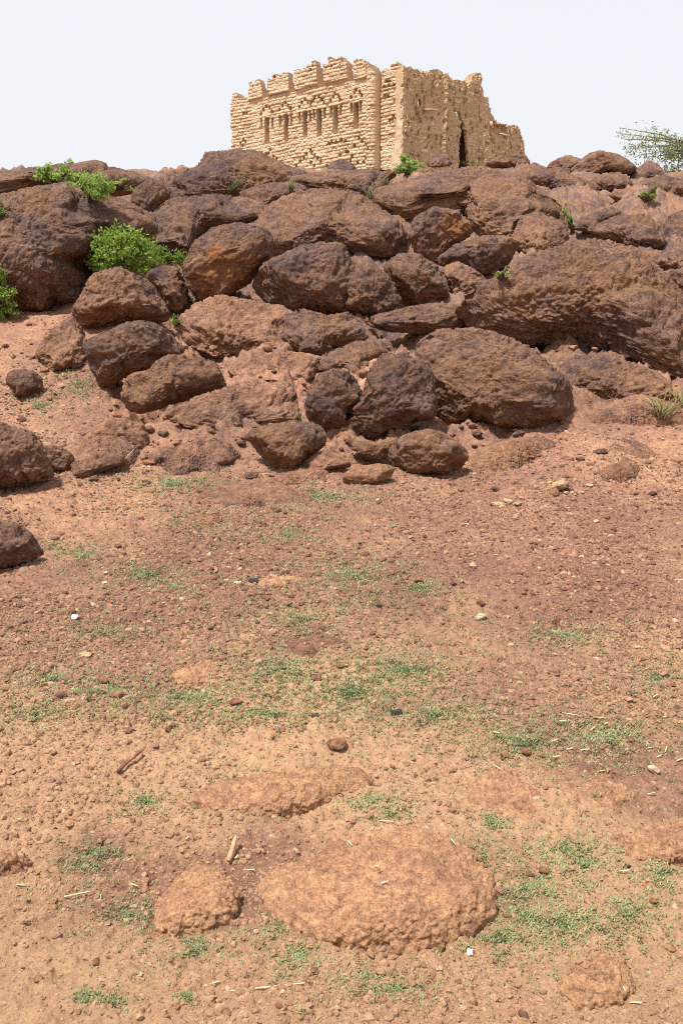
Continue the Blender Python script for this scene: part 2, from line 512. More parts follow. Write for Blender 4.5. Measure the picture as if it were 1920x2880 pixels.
# ------------------------------------------------------------------ boulders
def star(poly, n=240, smooth=3):
    """radial outline of a polygon about its centroid (polygon in picture units, y down)"""
    p = np.array(poly, float)
    q = np.roll(p, -1, axis=0)
    cr = p[:, 0] * q[:, 1] - q[:, 0] * p[:, 1]
    A = cr.sum() / 2
    c = ((p + q) * cr[:, None]).sum(0) / (6 * A)
    th = np.linspace(0, 2 * math.pi, n, endpoint=False)
    D = np.stack([np.cos(th), -np.sin(th)], 1)       # up is +
    best = np.full(n, 0.0)
    for a, b in zip(p, q):
        e = b - a
        den = D[:, 0] * e[1] - D[:, 1] * e[0]
        den = np.where(np.abs(den) < 1e-9, 1e-9, den)
        w = a - c
        t = (w[0] * e[1] - w[1] * e[0]) / den
        u = (w[0] * D[:, 1] - w[1] * D[:, 0]) / den
        ok = (u >= -1e-6) & (u <= 1 + 1e-6) & (t > 0)
        best = np.where(ok & (t > best), t, best)
    for _ in range(smooth):
        best = 0.25 * np.roll(best, 1) + 0.5 * best + 0.25 * np.roll(best, -1)
    return c, best, math.sqrt(abs(A) / math.pi)

BN = [0]
FUSED = [True]      # rocks grown together with the bedrock; False: blocks lying free
def boulder(poly, label, mat='rock_dark', D=0.75, tilt=32, push=0.0, depth=None, p=2.5, rough=1.0, name='boulder',
            fresh=0.75, cat='boulder', group='laterite boulders of the hillside', shrink=1.06, anchor=0.75, lobes=0.6, facets=5, rag=0.03, freshpoly=None, cap=None):
    """a rock whose outline seen from the photograph's place is poly, standing on the slope with real depth"""
    BN[0] += 1
    rpx = star(poly)[2]
    if tilt < 60:
        D *= 0.85; tilt += 2; p = max(p, 2.7)
    if not FUSED[0] and facets == 5:
        facets = 12; lobes *= 0.8
    if FUSED[0] and tilt > 20:
        D = min(D, 0.46); tilt = max(tilt, 46); p = 2.2; shrink = 1.13; lobes = max(lobes, 0.9); rough *= 1.25
        if rpx > 150: D = 0.6; tilt = 34; shrink = 1.08; rough *= 0.8
    seed = 100 + BN[0] * 7
    c, rad, rpx = star(poly)
    an_ = np.linspace(0, 2 * math.pi, len(rad), endpoint=False)
    ring = np.stack([np.cos(an_), np.sin(an_), 0 * an_ + seed], 1)
    rad = rad * (1 + rag * (noise(ring, 2.2, seed) + 0.7 * noise(ring, 5.5, seed + 1) + 0.4 * noise(ring, 13, seed + 2)))
    d0 = ray(*c)
    ymax = max(q[1] for q in poly)
    foot = (c[0], c[1] + anchor * (ymax - c[1]))
    if depth is None:
        hit = ground_hit(*foot)
        if hit is None or (cap and hit[1] > cap):
            depth = cap or 21.0
    if depth is not None:
        df = ray(*foot); hit = CAM + df * (depth / df[1])
    toc = -d0.copy(); toc[2] = 0; toc /= np.linalg.norm(toc)
    t = R(tilt)
    N = math.cos(t) * toc + math.sin(t) * np.array([0, 0, 1.0])
    C = CAM + d0 * (((hit - CAM) @ N) / (d0 @ N)) - d0 * (push + 0.10 * (tilt < 60))
    E1 = np.cross([0, 0, 1.0], toc); E1 /= np.linalg.norm(E1)
    E2 = np.cross(N, E1)
    n = len(rad)
    th = np.linspace(0, 2 * math.pi, n, endpoint=False)
    bx = c[0] + rad * shrink * np.cos(th); by = c[1] - rad * shrink * np.sin(th)
    rd = ray(bx, by)
    tt = ((C - CAM) @ N) / (rd @ N)
    W = CAM + rd * tt[:, None] - C
    lim = 3.0 * rpx / FO * np.linalg.norm(C - CAM)
    L = np.linalg.norm(W, axis=1)
    W *= np.minimum(1, lim / L)[:, None]
    r = rpx / FO * np.linalg.norm(C - CAM)      # mean radius in metres
    nn = int(np.clip(rpx / 2.3 * 1.35, 14, 130))
    S, F = cube_sphere(nn)
    s = np.hypot(S[:, 0], S[:, 1])
    k = 1 / ((s ** p + np.abs(S[:, 2]) ** p) ** (1 / p))
    ang = (np.arctan2(S[:, 1], S[:, 0]) % (2 * math.pi)) / (2 * math.pi) * n
    i0 = np.floor(ang).astype(int) % n; f = (ang - np.floor(ang))[:, None]
    B = W[i0] * (1 - f) + W[(i0 + 1) % n] * f
    V = C + B * (k * s)[:, None] + N * (k * S[:, 2] * D * r)[:, None]
    F = F if np.linalg.det(np.stack([E1, E2, N])) > 0 else F[:, ::-1]
    # flat broken faces
    r2 = np.random.default_rng(seed)
    sc3 = np.array([rpx, rpx, rpx]) / rpx * r
    for kk in range(facets):
        a_ = r2.normal(size=3); a_[2] = abs(a_[2]) * 0.8; a_ /= np.linalg.norm(a_)
        nd = a_[0] * E1 + a_[1] * E2 + a_[2] * N
        sup = ((V - C) @ nd); o_ = sup.max() * (0.70 + 0.22 * r2.random())
        V = V - np.maximum(sup - o_, 0)[:, None] * nd * 0.85
    NV = vnormals(V, F)
    Q = V + seed * 3.1
    wrp = np.stack([noise(Q, 0.8 / r, seed), noise(Q, 0.8 / r, seed + 1), noise(Q, 0.8 / r, seed + 2)], 1) * 0.35 * r
    F1, F2 = worley(Q + wrp, 1.15 / r, seed + 3)
    G1, G2 = worley(Q + 0.3 * wrp, 3.2 / r, seed + 5)
    d = 0.12 * r * fbm(Q, 1.0 / r, 3, seed + 8) + lobes * 0.15 * r * (0.5 - F1) + lobes * 0.045 * r * (0.5 - G1)
    d -= lobes * 0.03 * r * np.exp(-(F2 - F1) / 0.06)
    sc = min(1.0, r / 0.25)
    fs = float(np.clip(11.0 / np.linalg.norm(C - CAM), 1.0, 3.5)); sc = sc / fs; Q = Q * fs
    H1, H2 = worley(Q, 8.0, seed + 14)
    d += rough * sc * (0.026 * fbm(Q, 6.0, 4, seed + 15, 0.6) + 0.032 * (0.5 - H1) + 0.026 * (0.5 - worley(Q, 17.0, seed + 17)[0]) + 0.012 * noise(Q, 25, seed + 18) + 0.012 * noise(Q, 43, seed + 19) + 0.005 * noise(Q, 95, seed + 20))
    V = V + NV * d[:, None]
    # the rock's outline follows the traced one: stretch it sideways where breaking and roughness ate it away
    REL = V - C
    a_, b_, c_ = REL @ E1, REL @ E2, REL @ N
    bins = 120
    for it in range(2):
        P = V - CAM; w = P @ FWD
        px = 784 + P @ RGT / w * FO - c[0]; py = -(1176 - P @ UPV / w * FO - c[1])
        an = (np.arctan2(py, px) % (2 * math.pi)) / (2 * math.pi) * bins
        rr_ = np.hypot(px, py)
        mx = np.zeros(bins); np.maximum.at(mx, np.floor(an).astype(int) % bins, rr_)
        tgt = rad.reshape(bins, -1).mean(1) * shrink
        q = np.clip(tgt / np.maximum(mx, 1e-6), 0.78, 1.3)
        q = 0.25 * np.roll(q, 1) + 0.5 * q + 0.25 * np.roll(q, -1)
        x_ = (an - 0.5) % bins; i_ = np.floor(x_).astype(int); f_ = x_ - i_
        qq = q[i_ % bins] * (1 - f_) + q[(i_ + 1) % bins] * f_
        d_r = P @ d0
        # move every point within its own sheet facing the viewer, about the line of sight through the centre
        ctr = CAM + d0 * d_r[:, None]
        V = ctr + (V - ctr) * qq[:, None]
    NV = vnormals(V, F); Q = V + seed * 3.1
    fr = fresh * sstep(-0.05, -0.45, NV[:, 2]) * (0.35 + 0.65 * sstep(-0.2, 0.4, fbm(Q, 1.3, 3, seed + 22)))
    if freshpoly is not None:
        # a broken face: patch of unweathered orange rock, placed on the front of the stone
        cc, rr2, _ = star(freshpoly)
        P = V - CAM
        w = P @ FWD
        px = 784 + P @ RGT / w * FO; py = 1176 - P @ UPV / w * FO
        an = (np.arctan2(-(py - cc[1]), px - cc[0]) % (2 * math.pi)) / (2 * math.pi) * len(rr2)
        ratio = np.hypot(px - cc[0], py - cc[1]) / rr2[np.floor(an).astype(int) % len(rr2)]
        fr = np.maximum(fr, sstep(1.1, 0.85, ratio + 0.15 * noise(Q, 6.0, 3)) * (NV @ -d0 > 0))
    base = C.copy(); base[2] = V[:, 2].min()
    o = make_mesh(name, V, F, M[mat], base, attrs={'fresh': fr})
    tag(o, label, cat, group, 'thing')
    return o


def mound(poly, label, mat='rock_orange', H=0.08, back=1.3, front=7.0, rag=0.05, rough=1.0):
    """a worn hump of bedrock: grows out of the soil at the back, breaks off in a low step at the front"""
    BN[0] += 1
    seed = 100 + BN[0] * 7
    c, rad, rpx = star(poly)
    n = 460; nr = 190
    th = np.linspace(0, 2 * math.pi, n, endpoint=False)
    rad = np.interp(th, np.linspace(0, 2 * math.pi, len(rad) + 1), np.append(rad, rad[0]))
    ring = np.stack([np.cos(th), np.sin(th), 0 * th + seed], 1)
    rad = rad * (1 + rag * (noise(ring, 2.2, seed) + 0.7 * noise(ring, 5.5, seed + 1) + 0.5 * noise(ring, 14, seed + 2)))
    rho = 0.01 + 1.11 * np.linspace(0, 1, nr) ** 0.5
    RH, TH = np.meshgrid(rho, th, indexing='ij')
    px = c[0] + RH * rad[None] * np.cos(TH); py = c[1] - RH * rad[None] * np.sin(TH)
    d = ray(px.ravel(), py.ravel())
    lo = np.full(len(d), 0.5); hi = np.full(len(d), 16.0)
    for _ in range(34):
        mid = (lo + hi) / 2
        P = CAM + d * mid[:, None]
        up_ = P[:, 2] > hbase(P[:, 0], P[:, 1])
        lo = np.where(up_, mid, lo); hi = np.where(up_, hi, mid)
    P = CAM + d * lo[:, None]
    fr_ = sstep(0.35, -0.45, np.sin(TH)).ravel()            # 1 at the side facing the viewer
    fr_ = np.maximum(fr_, 0.55 * sstep(0.2, 0.9, np.cos(TH)).ravel())
    q = back + (front - back) * fr_
    r_ = np.clip(RH.ravel(), 0, 1)
    prof = 1 - r_ ** q
    high = 0.40 + 0.60 * sstep(0.8, -0.5, (RH * np.sin(TH)).ravel())   # highest towards the front
    high *= 0.5 + 0.5 * sstep(-0.85, 0.15, (RH * np.cos(TH)).ravel())
    Q = np.stack([P[:, 0], P[:, 1], 0 * P[:, 0] + seed], 1)
    z = hbase(P[:, 0], P[:, 1]) + H * prof * high * (1 + 0.35 * fbm(Q, 4.0, 3, seed)) - 0.035 + 0.03 * np.minimum(1, prof * 3)
    z -= 0.10 * sstep(1.0, 1.1, RH.ravel())
    V = np.stack([P[:, 0], P[:, 1], z], 1)
    idx = np.arange(nr * n).reshape(nr, n); nx = np.roll(idx, -1, 1)
    F = np.stack([idx[:-1], idx[1:], nx[1:], nx[:-1]], -1).reshape(-1, 4)
    NV = vnormals(V, F)
    if NV[len(NV) // 3, 2] < 0: F = F[:, ::-1]; NV = -NV
    W = V * 1.0 + seed
    amp = rough * np.clip(prof * 4, 0, 1)
    V = V + NV * (amp * (0.012 * fbm(W, 9, 3, seed + 3) + 0.009 * (0.5 - worley(W, 28, seed + 4)[0]) + 0.008 * (0.5 - worley(W, 62, seed + 5)[0]) + 0.004 * noise(W, 110, seed + 6)))[:, None]
    # underside, so that it is a solid piece
    bot = V[idx[-1]] - [0, 0, 0.12]
    k0 = len(V); V = np.concatenate([V, bot, [V[idx[-1]].mean(0) - [0, 0, 0.15]]])
    b = np.arange(n) + k0; b2 = np.roll(b, -1)
    F = np.concatenate([F, np.stack([idx[-1], b, b2, np.roll(idx[-1], -1)], -1)])
    T = np.stack([b, b2, np.full(n, len(V) - 1)], -1)
    F3 = np.concatenate([F[:, :3], F[:, [0, 2, 3]], T])
    base = V[0].copy()
    o = make_mesh('flat_rock', V, F3, M[mat], base, attrs={'fresh': np.zeros(len(V))})
    tag(o, label, 'rock slab', 'bedrock slabs in the gravel', 'thing')

D_, B_, P_, O_ = 'rock_dark', 'rock_brown', 'rock_pink', 'rock_orange'
# skyline and upper hillside, left to right
boulder([(-110,410),(0,398),(60,387),(130,386),(190,375),(215,372),(250,390),(330,405),(345,430),(300,447),(230,455),(150,432),(60,445),(0,460),(-110,470)],
        'long low dark rock forming the skyline at the left edge, carrying light green bushes', D_, cap=20, D=0.7)
boulder([(-130,500),(0,455),(60,440),(150,432),(230,455),(300,480),(338,515),(328,590),(250,600),(205,640),(175,700),(90,722),(40,730),(0,735),(-130,735)],
        'huge dark rock at the left edge, behind the brightest green bush', D_, D=0.7, tilt=38, lobes=0.8)
boulder([(375,440),(370,410),(390,395),(420,388),(440,392),(420,410),(405,440),(390,450)], 'small dark rock on the skyline left of the domed rock beneath the ruin', D_, cap=20)
boulder([(405,450),(410,415),(440,395),(470,375),(480,355),(530,350),(590,352),(620,370),(660,385),(700,400),(690,420),(640,435),(600,450),(520,460),(440,468)],
        'broad dark domed rock on the skyline, before the lower left corner of the ruin', D_, cap=20.5, D=0.8)
boulder(z3([(960,250),(1010,215),(1100,220),(1160,300),(1170,340),(1080,420),(1030,470),(980,460),(940,410),(900,370),(920,300)]),
        'blocky overhanging rock with dark hollow below, right of the pale green skyline bushes', D_, D=0.9, tilt=10)
boulder([(350,500),(400,460),(480,452),(560,460),(595,475),(600,495),(570,510),(540,520),(470,525),(440,550),(430,600),(400,575),(360,565),(345,530)],
        'dark rounded rock behind the orange-faced block', D_)
boulder([(545,475),(560,440),(610,425),(660,420),(700,435),(670,455),(620,475),(600,495),(580,500)], 'small dark dome of rock in front of the broad skyline dome', D_)
boulder([(600,525),(620,480),(660,455),(700,440),(760,440),(820,450),(860,480),(900,510),(925,540),(905,585),(870,592),(800,578),(760,562),(690,578),(640,592),(615,560)],
        'large brown rock in the middle of the hillside under the ruin, above the two-lobed rock', B_, D=0.7, tilt=36)
boulder([(650,430),(680,402),(760,395),(860,392),(900,400),(870,430),(850,460),(800,452),(740,445)], 'flat dark rock ledge just below the brick facade', D_, cap=19.5)
boulder([(750,392),(760,375),(785,366),(805,375),(815,388),(800,400),(770,402)], 'small pointed dark rock against the foot of the brick facade', D_, depth=20.5)
boulder([(850,470),(870,440),(920,420),(1000,400),(1080,392),(1150,402),(1200,420),(1240,450),(1282,480),(1270,522),(1200,548),(1100,548),(1080,520),(1060,480),(1000,475),(960,500),(920,530),(880,505)],
        'broad brown rock sheet on the upper right hillside below the plastered wall', B_, D=0.55, tilt=40)
boulder([(940,545),(955,500),(1000,475),(1050,488),(1085,518),(1075,545),(1030,572),(1010,592),(1000,612),(960,585)], 'brown rock with an orange hollow in its right side', B_, D=0.9, tilt=8,
        freshpoly=z5([(100,520),(130,400),(200,380),(320,460),(300,500),(200,540),(140,590)]))
boulder([(1005,590),(1050,560),(1110,543),(1165,543),(1192,560),(1172,592),(1165,607),(1130,628),(1095,638),(1050,612),(1015,612)], 'dark overhanging rock above a black hollow with a small plant', D_, D=0.8, tilt=6)
boulder([(1170,565),(1200,500),(1240,490),(1290,515),(1300,545),(1270,572),(1220,580)], 'brown knob of rock left of the thin green climber', B_)
boulder(z5([(630,345),(650,292),(700,270),(760,275),(820,320),(832,362),(780,378),(700,352)]), 'small dark hollowed rock directly above the brown knob', D_, D=0.6, tilt=0)
boulder(z5([(930,470),(960,420),(1040,380),(1130,350),(1190,380),(1150,420),(1080,450),(1030,495)]), 'smooth greyish rock right of the thin green climber', D_)
boulder(z5([(520,165),(640,110),(720,100),(770,120),(870,150),(1000,190),(1060,240),(950,262),(700,232),(560,205)]), 'flat dark slab on the skyline to the right of the ruin', D_, cap=20)
boulder(z5([(385,92),(450,50),(530,30),(600,28),(635,40),(650,80),(642,130),(560,112),(440,108)]), 'squared dark rock against the foot of the low right end of the ruin', D_, depth=21.5, tilt=10)
boulder(z5([(50,85),(65,45),(105,25),(160,32),(192,75),(175,97),(100,102),(60,102)]), 'small dark block standing before the plastered wall, right of the green shrub', D_, depth=21)
boulder(z5([(-40,150),(0,118),(60,108),(92,140),(60,168),(0,172)]), 'small reddish rock below the green shrub at the wall', B_, depth=20.3)
boulder(z5([(895,155),(900,120),(960,70),(1010,25),(1075,8),(1120,22),(1180,33),(1240,68),(1282,110),(1255,162),(1180,152),(1100,155),(1000,190),(930,190)]),
        'tall rounded brown rock, highest on the skyline right of the ruin', B_, depth=20, D=0.85, tilt=15)
boulder(z5([(763,108),(790,75),(850,48),(890,40),(962,65),(925,98),(890,118),(800,112)]), 'low rock on the skyline touching the left side of the tallest right rock', B_, depth=20.6)
boulder(z5([(1250,195),(1270,130),(1320,100),(1355,73),(1412,90),(1452,148),(1400,170),(1320,180)]), 'peaked rock on the skyline in front of the thin tree', B_, depth=19.6)
boulder(z5([(1000,215),(1060,160),(1180,140),(1240,180),(1268,218),(1200,240),(1080,235)]), 'dark rounded rock below the tallest rock of the right skyline', D_)
boulder(z5([(755,120),(840,110),(890,120),(897,178),(800,165)]), 'small dark block under the low right skyline rock', D_)
boulder(z5([(1125,272),(1200,240),(1290,250),(1325,292),(1280,325),(1200,325)]), 'dark brown rock just left of the small bright shrub on the upper right', B_)
boulder(z5([(1270,240),(1320,190),(1450,160),(1568,190),(1700,220),(1700,300),(1560,290),(1400,310),(1340,295)]), 'dark rock behind the small bright shrub at the upper right edge', D_)
boulder(z5([(1040,495),(1080,440),(1200,400),(1330,395),(1440,480),(1442,560),(1340,605),(1290,645),(1280,605),(1180,545),(1100,525)]),
        'dark brown rock above the right-hand crevice, over the giant brown rock', B_)
boulder(z5([(1440,510),(1500,400),(1700,320),(1700,565),(1568,605),(1450,585)]), 'brown rock cut by the right edge, above the dark crevice', B_)
boulder(z5([(1330,665),(1400,618),(1500,600),(1700,610),(1700,730),(1568,738),(1450,705),(1380,705)]), 'warm brown rock at the right edge just below the dark crevice', B_)
boulder(z5([(1440,765),(1500,715),(1700,712),(1700,860),(1568,845)]), 'lower rock at the right edge overhanging a sandy shadow', B_, tilt=10)
boulder([(1060,705),(1100,665),(1150,630),(1200,600),(1280,575),(1360,558),(1430,570),(1480,590),(1530,640),(1560,690),(1572,780),(1575,880),(1500,860),(1430,832),(1350,803),(1250,798),(1180,780),(1100,760)],
        'giant brown rounded rock filling the right side of the hillside', B_, D=0.6, tilt=38, lobes=0.7, rough=1.2)
FUSED[0] = False
# orange-faced block and its neighbours
boulder([(450,555),(490,525),(550,517),(612,530),(627,560),(612,595),(590,622),(570,652),(530,672),(500,690),(460,686),(430,652),(420,610),(435,580)],
        'block with a broken orange face leaning beside the green bush', D_, D=0.95, tilt=-8, p=4.0, lobes=0.35, push=0.25, facets=14,
        freshpoly=z4([(190,560),(260,530),(380,570),(480,590),(470,640),(400,720),(330,790),(180,815),(140,720),(200,650)]))
boulder([(585,650),(610,600),(680,572),(740,558),(792,563),(802,600),(830,640),(820,700),(800,728),(740,718),(660,712),(610,692)],
        'large rounded brown rock right of the orange-faced block', D_, D=0.75, tilt=14)
boulder([(790,640),(812,612),(850,605),(892,635),(917,690),(890,724),(832,732),(797,712)], 'dark knob fused to the right side of the large rounded rock', D_, D=0.9, tilt=8)
boulder([(882,612),(920,585),(960,583),(1000,610),(1022,650),(1030,687),(990,702),(940,707),(915,682),(893,652)], 'purplish dark rock wedged in the middle, right of a narrow black gap', D_, D=0.8, tilt=18)
boulder(z5([(150,700),(230,670),(330,720),(400,780),(450,800),(380,870),(250,900),(150,830)]), 'low reddish rock under the black hollow', P_)
# green-bush foot and left slope
boulder(z3([(495,1110),(570,1010),(620,900),(660,850),(840,820),(900,845),(1000,900),(1060,960),(1140,1090),(1170,1180),(1100,1195),(900,1205),(720,1262),(640,1285),(580,1230)]),
        'big reddish brown rock directly below the bright green bush', B_, D=0.8, tilt=22)
boulder(z3([(1000,890),(1050,830),(1160,805),(1240,830),(1265,900),(1295,980),(1290,1060),(1220,1120),(1150,1085),(1080,985)]), 'brown rock between the green bush and the orange-faced block', B_, D=0.9)
boulder(z6([(568,290),(600,220),(700,180),(850,120),(950,110),(1050,138),(1130,190),(1212,290),(1207,338),(1100,342),(1020,402),(900,458),(800,492),(740,522),(690,532),(640,462),(600,392),(578,340)]),
        'dark oblong rock with an ochre underside on the left slope', D_, D=0.9, tilt=14, push=0.15, fresh=0.9, p=3)
boulder(z6([(815,600),(840,500),(900,450),(1000,430),(1060,370),(1120,333),(1200,338),(1420,378),(1442,420),(1482,500),(1498,572),(1400,602),(1200,642),(1000,702),(920,712),(868,682)]),
        'flat-topped brown slab with a dark undercut, below the ochre-bottomed rock', B_, D=0.85, tilt=24, push=0.15)
boulder(z6([(40,480),(70,440),(160,425),(230,440),(282,490),(287,552),(240,592),(150,602),(100,607),(88,560),(50,520)]), 'small lone brown rock on the gravel near the left edge', B_, D=0.8, tilt=24, push=0.05)
boulder(z6([(-150,800),(0,780),(120,830),(220,850),(280,930),(312,1000),(345,1130),(250,1162),(120,1192),(0,1212),(-150,1205)]), 'big brown boulder with a flat ochre front, cut by the left edge', B_, D=0.85, tilt=12, push=0.15, fresh=0.8, p=3.2)
boulder(z6([(290,950),(350,930),(440,960),(492,1010),(492,1090),(430,1107),(380,1092),(330,1085)]), 'small brown rock touching the right side of the big left-edge boulder', B_, D=0.8)
boulder(z6([(560,890),(650,800),(750,750),(850,760),(960,800),(990,870),(1000,960),(920,982),(830,1002),(700,972),(580,950)]), 'low pinkish rock with a dark front lip on the lower left slope', P_, D=0.6, tilt=34)
boulder(z6([(485,1060),(560,990),(700,978),(820,1000),(837,1070),(700,1102),(600,1142),(500,1132)]), 'low reddish rock just under the pinkish lipped rock', P_, D=0.6, tilt=36)
boulder(z6([(1000,990),(1060,960),(1150,930),(1200,970),(1212,1040),(1130,1062),(1040,1062),(1000,1030)]), 'small angular ochre rock between low slabs on the lower left', P_, D=0.8)
boulder(z6([(1080,880),(1180,840),(1290,850),(1280,900),(1200,940),(1100,930)]), 'small pale rock at the upper end of the low slabs', P_, D=0.6)
boulder(z6([(1205,990),(1290,930),(1400,900),(1500,940),(1560,1000),(1552,1070),(1450,1092),(1300,1102),(1220,1082)]), 'low pink slab left of the angled brown block', P_, D=0.5, tilt=40)
boulder([(100,760),(170,715),(200,760),(215,810),(190,850),(120,860),(70,820)], 'rough pinkish rock slope patch left of the ochre-bottomed rock', P_, D=0.35, tilt=50, shrink=0.9)
FUSED[0] = True
# middle: slabs left of the split boulder
boulder(z7([(-130,110),(0,0),(150,-45),(330,-15),(480,20),(540,60),(545,200),(570,272),(420,302),(250,312),(100,292),(-60,222)]), 'wide pinkish slab in the middle of the slope, below the rounded rocks', P_, D=0.45, tilt=48, name='flat_rock')
boulder(z7([(530,185),(558,60),(650,33),(780,68),(900,48),(960,100),(1002,180),(1002,212),(900,232),(800,252),(760,292),(650,302),(600,252)]), 'dark rock with a shaded right front resting on the wide pinkish slab', D_, D=0.8, tilt=22, push=0.1)
boulder(z7([(200,385),(350,320),(520,290),(640,300),(730,330),(710,400),(630,500),(560,540),(500,482),(330,462),(250,440)]), 'pale pink rock slab left of the split boulder', P_, D=0.4, tilt=50, name='flat_rock')
boulder(z7([(-205,720),(-150,640),(0,560),(150,520),(200,500),(330,468),(500,488),(552,540),(572,640),(562,720),(430,742),(300,742),(280,820),(160,852),(0,782)]), 'long sloping pink slab with a purplish lower end', P_, D=0.4, tilt=46, name='flat_rock')
boulder(z7([(720,325),(850,268),(960,228),(1060,238),(1150,295),(1060,335),(1025,400),(1000,505),(930,445),(850,385),(740,410)]), 'dark brown cap rock wedged behind the split boulder', B_, D=0.6, tilt=36)
FUSED[0] = False
boulder(z7([(648,600),(680,500),(740,420),(830,388),(900,408),(962,470),(992,540),(962,592),(902,652),(902,762),(860,802),(780,782),(720,722),(668,682)]), 'left half of the split boulder', D_, D=0.95, tilt=10, push=0.1)
boulder(z7([(902,662),(960,590),(1010,540),(1030,450),(1060,370),(1140,300),(1250,298),(1345,350),(1425,420),(1435,500),(1445,600),(1425,690),(1300,712),(1280,762),(1180,802),(1080,832),(1000,812),(930,762)]),
        'right half of the split boulder, dark purplish and larger', D_, D=0.85, tilt=14, push=0.15)
boulder(z7([(915,780),(1000,815),(1080,835),(1200,805),(1235,830),(1180,902),(1130,932),(1060,947),(990,922),(930,852)]), 'rounded ochre rock tucked under the right half of the split boulder', P_, D=0.8, tilt=5, fresh=0.3)
boulder(z7([(285,800),(330,760),(450,730),(580,708),(680,718),(742,750),(772,800),(762,852),(720,892),(660,942),(620,1012),(560,1032),(500,1002),(400,932),(350,872)]),
        'angled brown block with an ochre front, below the split boulder', B_, D=0.9, tilt=22, push=0.1, fresh=0.85, p=3)
boulder(z7([(640,960),(720,898),(800,888),(850,918),(922,960),(922,992),(800,1002),(720,1042),(640,1042)]), 'small pale grey-pink slab at the foot of the split boulder', P_, D=0.5, tilt=34)
boulder(z7([(878,1032),(960,990),(1070,973),(1160,978),(1192,1000),(1172,1052),(1090,1092),(980,1102),(890,1082)]), 'low pinkish stone slab at the foot of the slope, left of the round brown rock', P_, D=0.5, tilt=34)
boulder(z7([(1165,902),(1180,850),(1250,798),(1330,775),(1400,758),(1480,778),(1568,828),(1622,880),(1642,932),(1600,982),(1500,1032),(1350,1032),(1260,1002),(1200,982),(1170,942)]),
        'round brown rock alone at the foot of the slope, below the giant smooth one', B_, D=0.85, tilt=26, push=0.05)
boulder(z8([(-85,430),(-60,280),(0,200),(100,152),(300,150),(420,180),(560,228),(680,298),(760,378),(852,470),(862,560),(862,672),(740,722),(580,772),(400,742),(250,702),(120,722),(20,642),(-40,562)]),
        'large smooth purple-brown boulder with a dark right end, right of the split boulder', B_, D=0.7, tilt=26, push=0.1, lobes=0.55, p=2.8)
boulder(z8([(850,480),(830,400),(860,350),(950,300),(1100,312),(1200,342),(1400,402),(1482,470),(1490,560),(1400,602),(1280,642),(1120,622),(1050,562),(930,552),(870,562)]), 'stepped ochre-brown rock below the giant rock near the right edge', B_, D=0.55, tilt=36, lobes=1.3)
boulder(z8([(715,272),(740,235),(800,222),(827,250),(800,278)]), 'small pale yellowish stone lying at the foot of the giant rock', 'mud_lump', D=0.8, rough=0.5)
boulder([(830,735),(870,720),(940,705),(1000,697),(1050,700),(1062,740),(1050,760),(960,765),(880,760)], 'low reddish rock below the purplish wedged rock', B_, D=0.5, tilt=44)
# flat bedrock in the gravel
G = dict(D=0.22, tilt=88, p=3.0, anchor=0.3, rag=0.08, facets=0, rough=0.6, cat='rock slab', group='bedrock slabs in the gravel', name='flat_rock', fresh=0.3)
mound([(425,1145),(480,1105),(560,1090),(640,1100),(660,1125),(730,1150),(740,1165),(640,1170),(520,1165)], 'pale orange bedrock slab in the gravel, below the low pink slab', P_, H=0.1, back=1.4, front=5)
mound([(408,1200),(430,1182),(480,1180),(520,1200),(500,1215),(440,1216)], 'small pink bedrock patch beneath the pale orange slab', P_, H=0.06, back=1.3, front=5)
mound([(1300,1010),(1350,985),(1420,990),(1500,1030),(1520,1055),(1440,1060),(1340,1040)], 'flat greyish bedrock patch near the right edge', P_, H=0.06, back=1.3, front=4)
mound([(1355,1085),(1390,1065),(1440,1060),(1475,1085),(1460,1102),(1390,1105)], 'rough ochre bedrock hump under the greyish patch', P_, H=0.12, back=1.4, front=5)
boulder([(-60,1200),(0,1195),(50,1205),(82,1240),(100,1272),(70,1287),(0,1302),(-60,1302)], 'purplish brown rock at the left edge, alone on the gravel slope', B_, D=0.7, tilt=26)
mound([(570,2010),(630,1945),(700,1915),(800,1885),(950,1895),(1060,1938),(1130,2008),(1158,2065),(1145,2122),(1100,2145),(1050,2182),(980,2204),(860,2199),(760,2184),(690,2150),(620,2100),(575,2060)],
        'largest foreground slab, rough orange bedrock with a shaded front edge', O_, H=0.09, back=1.5, front=12)
mound([(345,2065),(400,1990),(480,1960),(540,2020),(557,2070),(537,2122),(490,2142),(400,2157),(350,2132)], 'smaller rough orange slab left of the largest foreground slab', O_, H=0.065, back=1.2, front=7)
mound([(430,1835),(520,1772),(650,1750),(780,1755),(870,1773),(882,1800),(830,1826),(760,1842),(700,1862),(550,1872),(460,1862)], 'low brown bedrock ledge across the gravel above the foreground slab', O_, H=0.055, back=1.2, front=7)
mound([(1385,1925),(1450,1880),(1568,1870),(1650,1900),(1650,1975),(1540,1988),(1450,1978)], 'orange bedrock hump at the right edge in the foreground', O_, H=0.07, back=1.3, front=5)
mound([(1270,2260),(1300,2190),(1380,2170),(1440,2200),(1462,2260),(1420,2310),(1320,2320)], 'low orange slab in the lower right corner', O_, H=0.05, back=1.3, front=4)
mound([(-60,1960),(0,1952),(60,1966),(88,1990),(60,2012),(0,2022),(-60,2022)], 'small orange rock stub at the left edge of the foreground', O_, H=0.06, back=1.4, front=6)
mound([(1020,1850),(1080,1760),(1200,1745),(1400,1770),(1470,1820),(1420,1880),(1250,1895),(1100,1890)], 'broad flat orange bedrock right of the low ledge', O_, H=0.035, back=1.3, front=3)

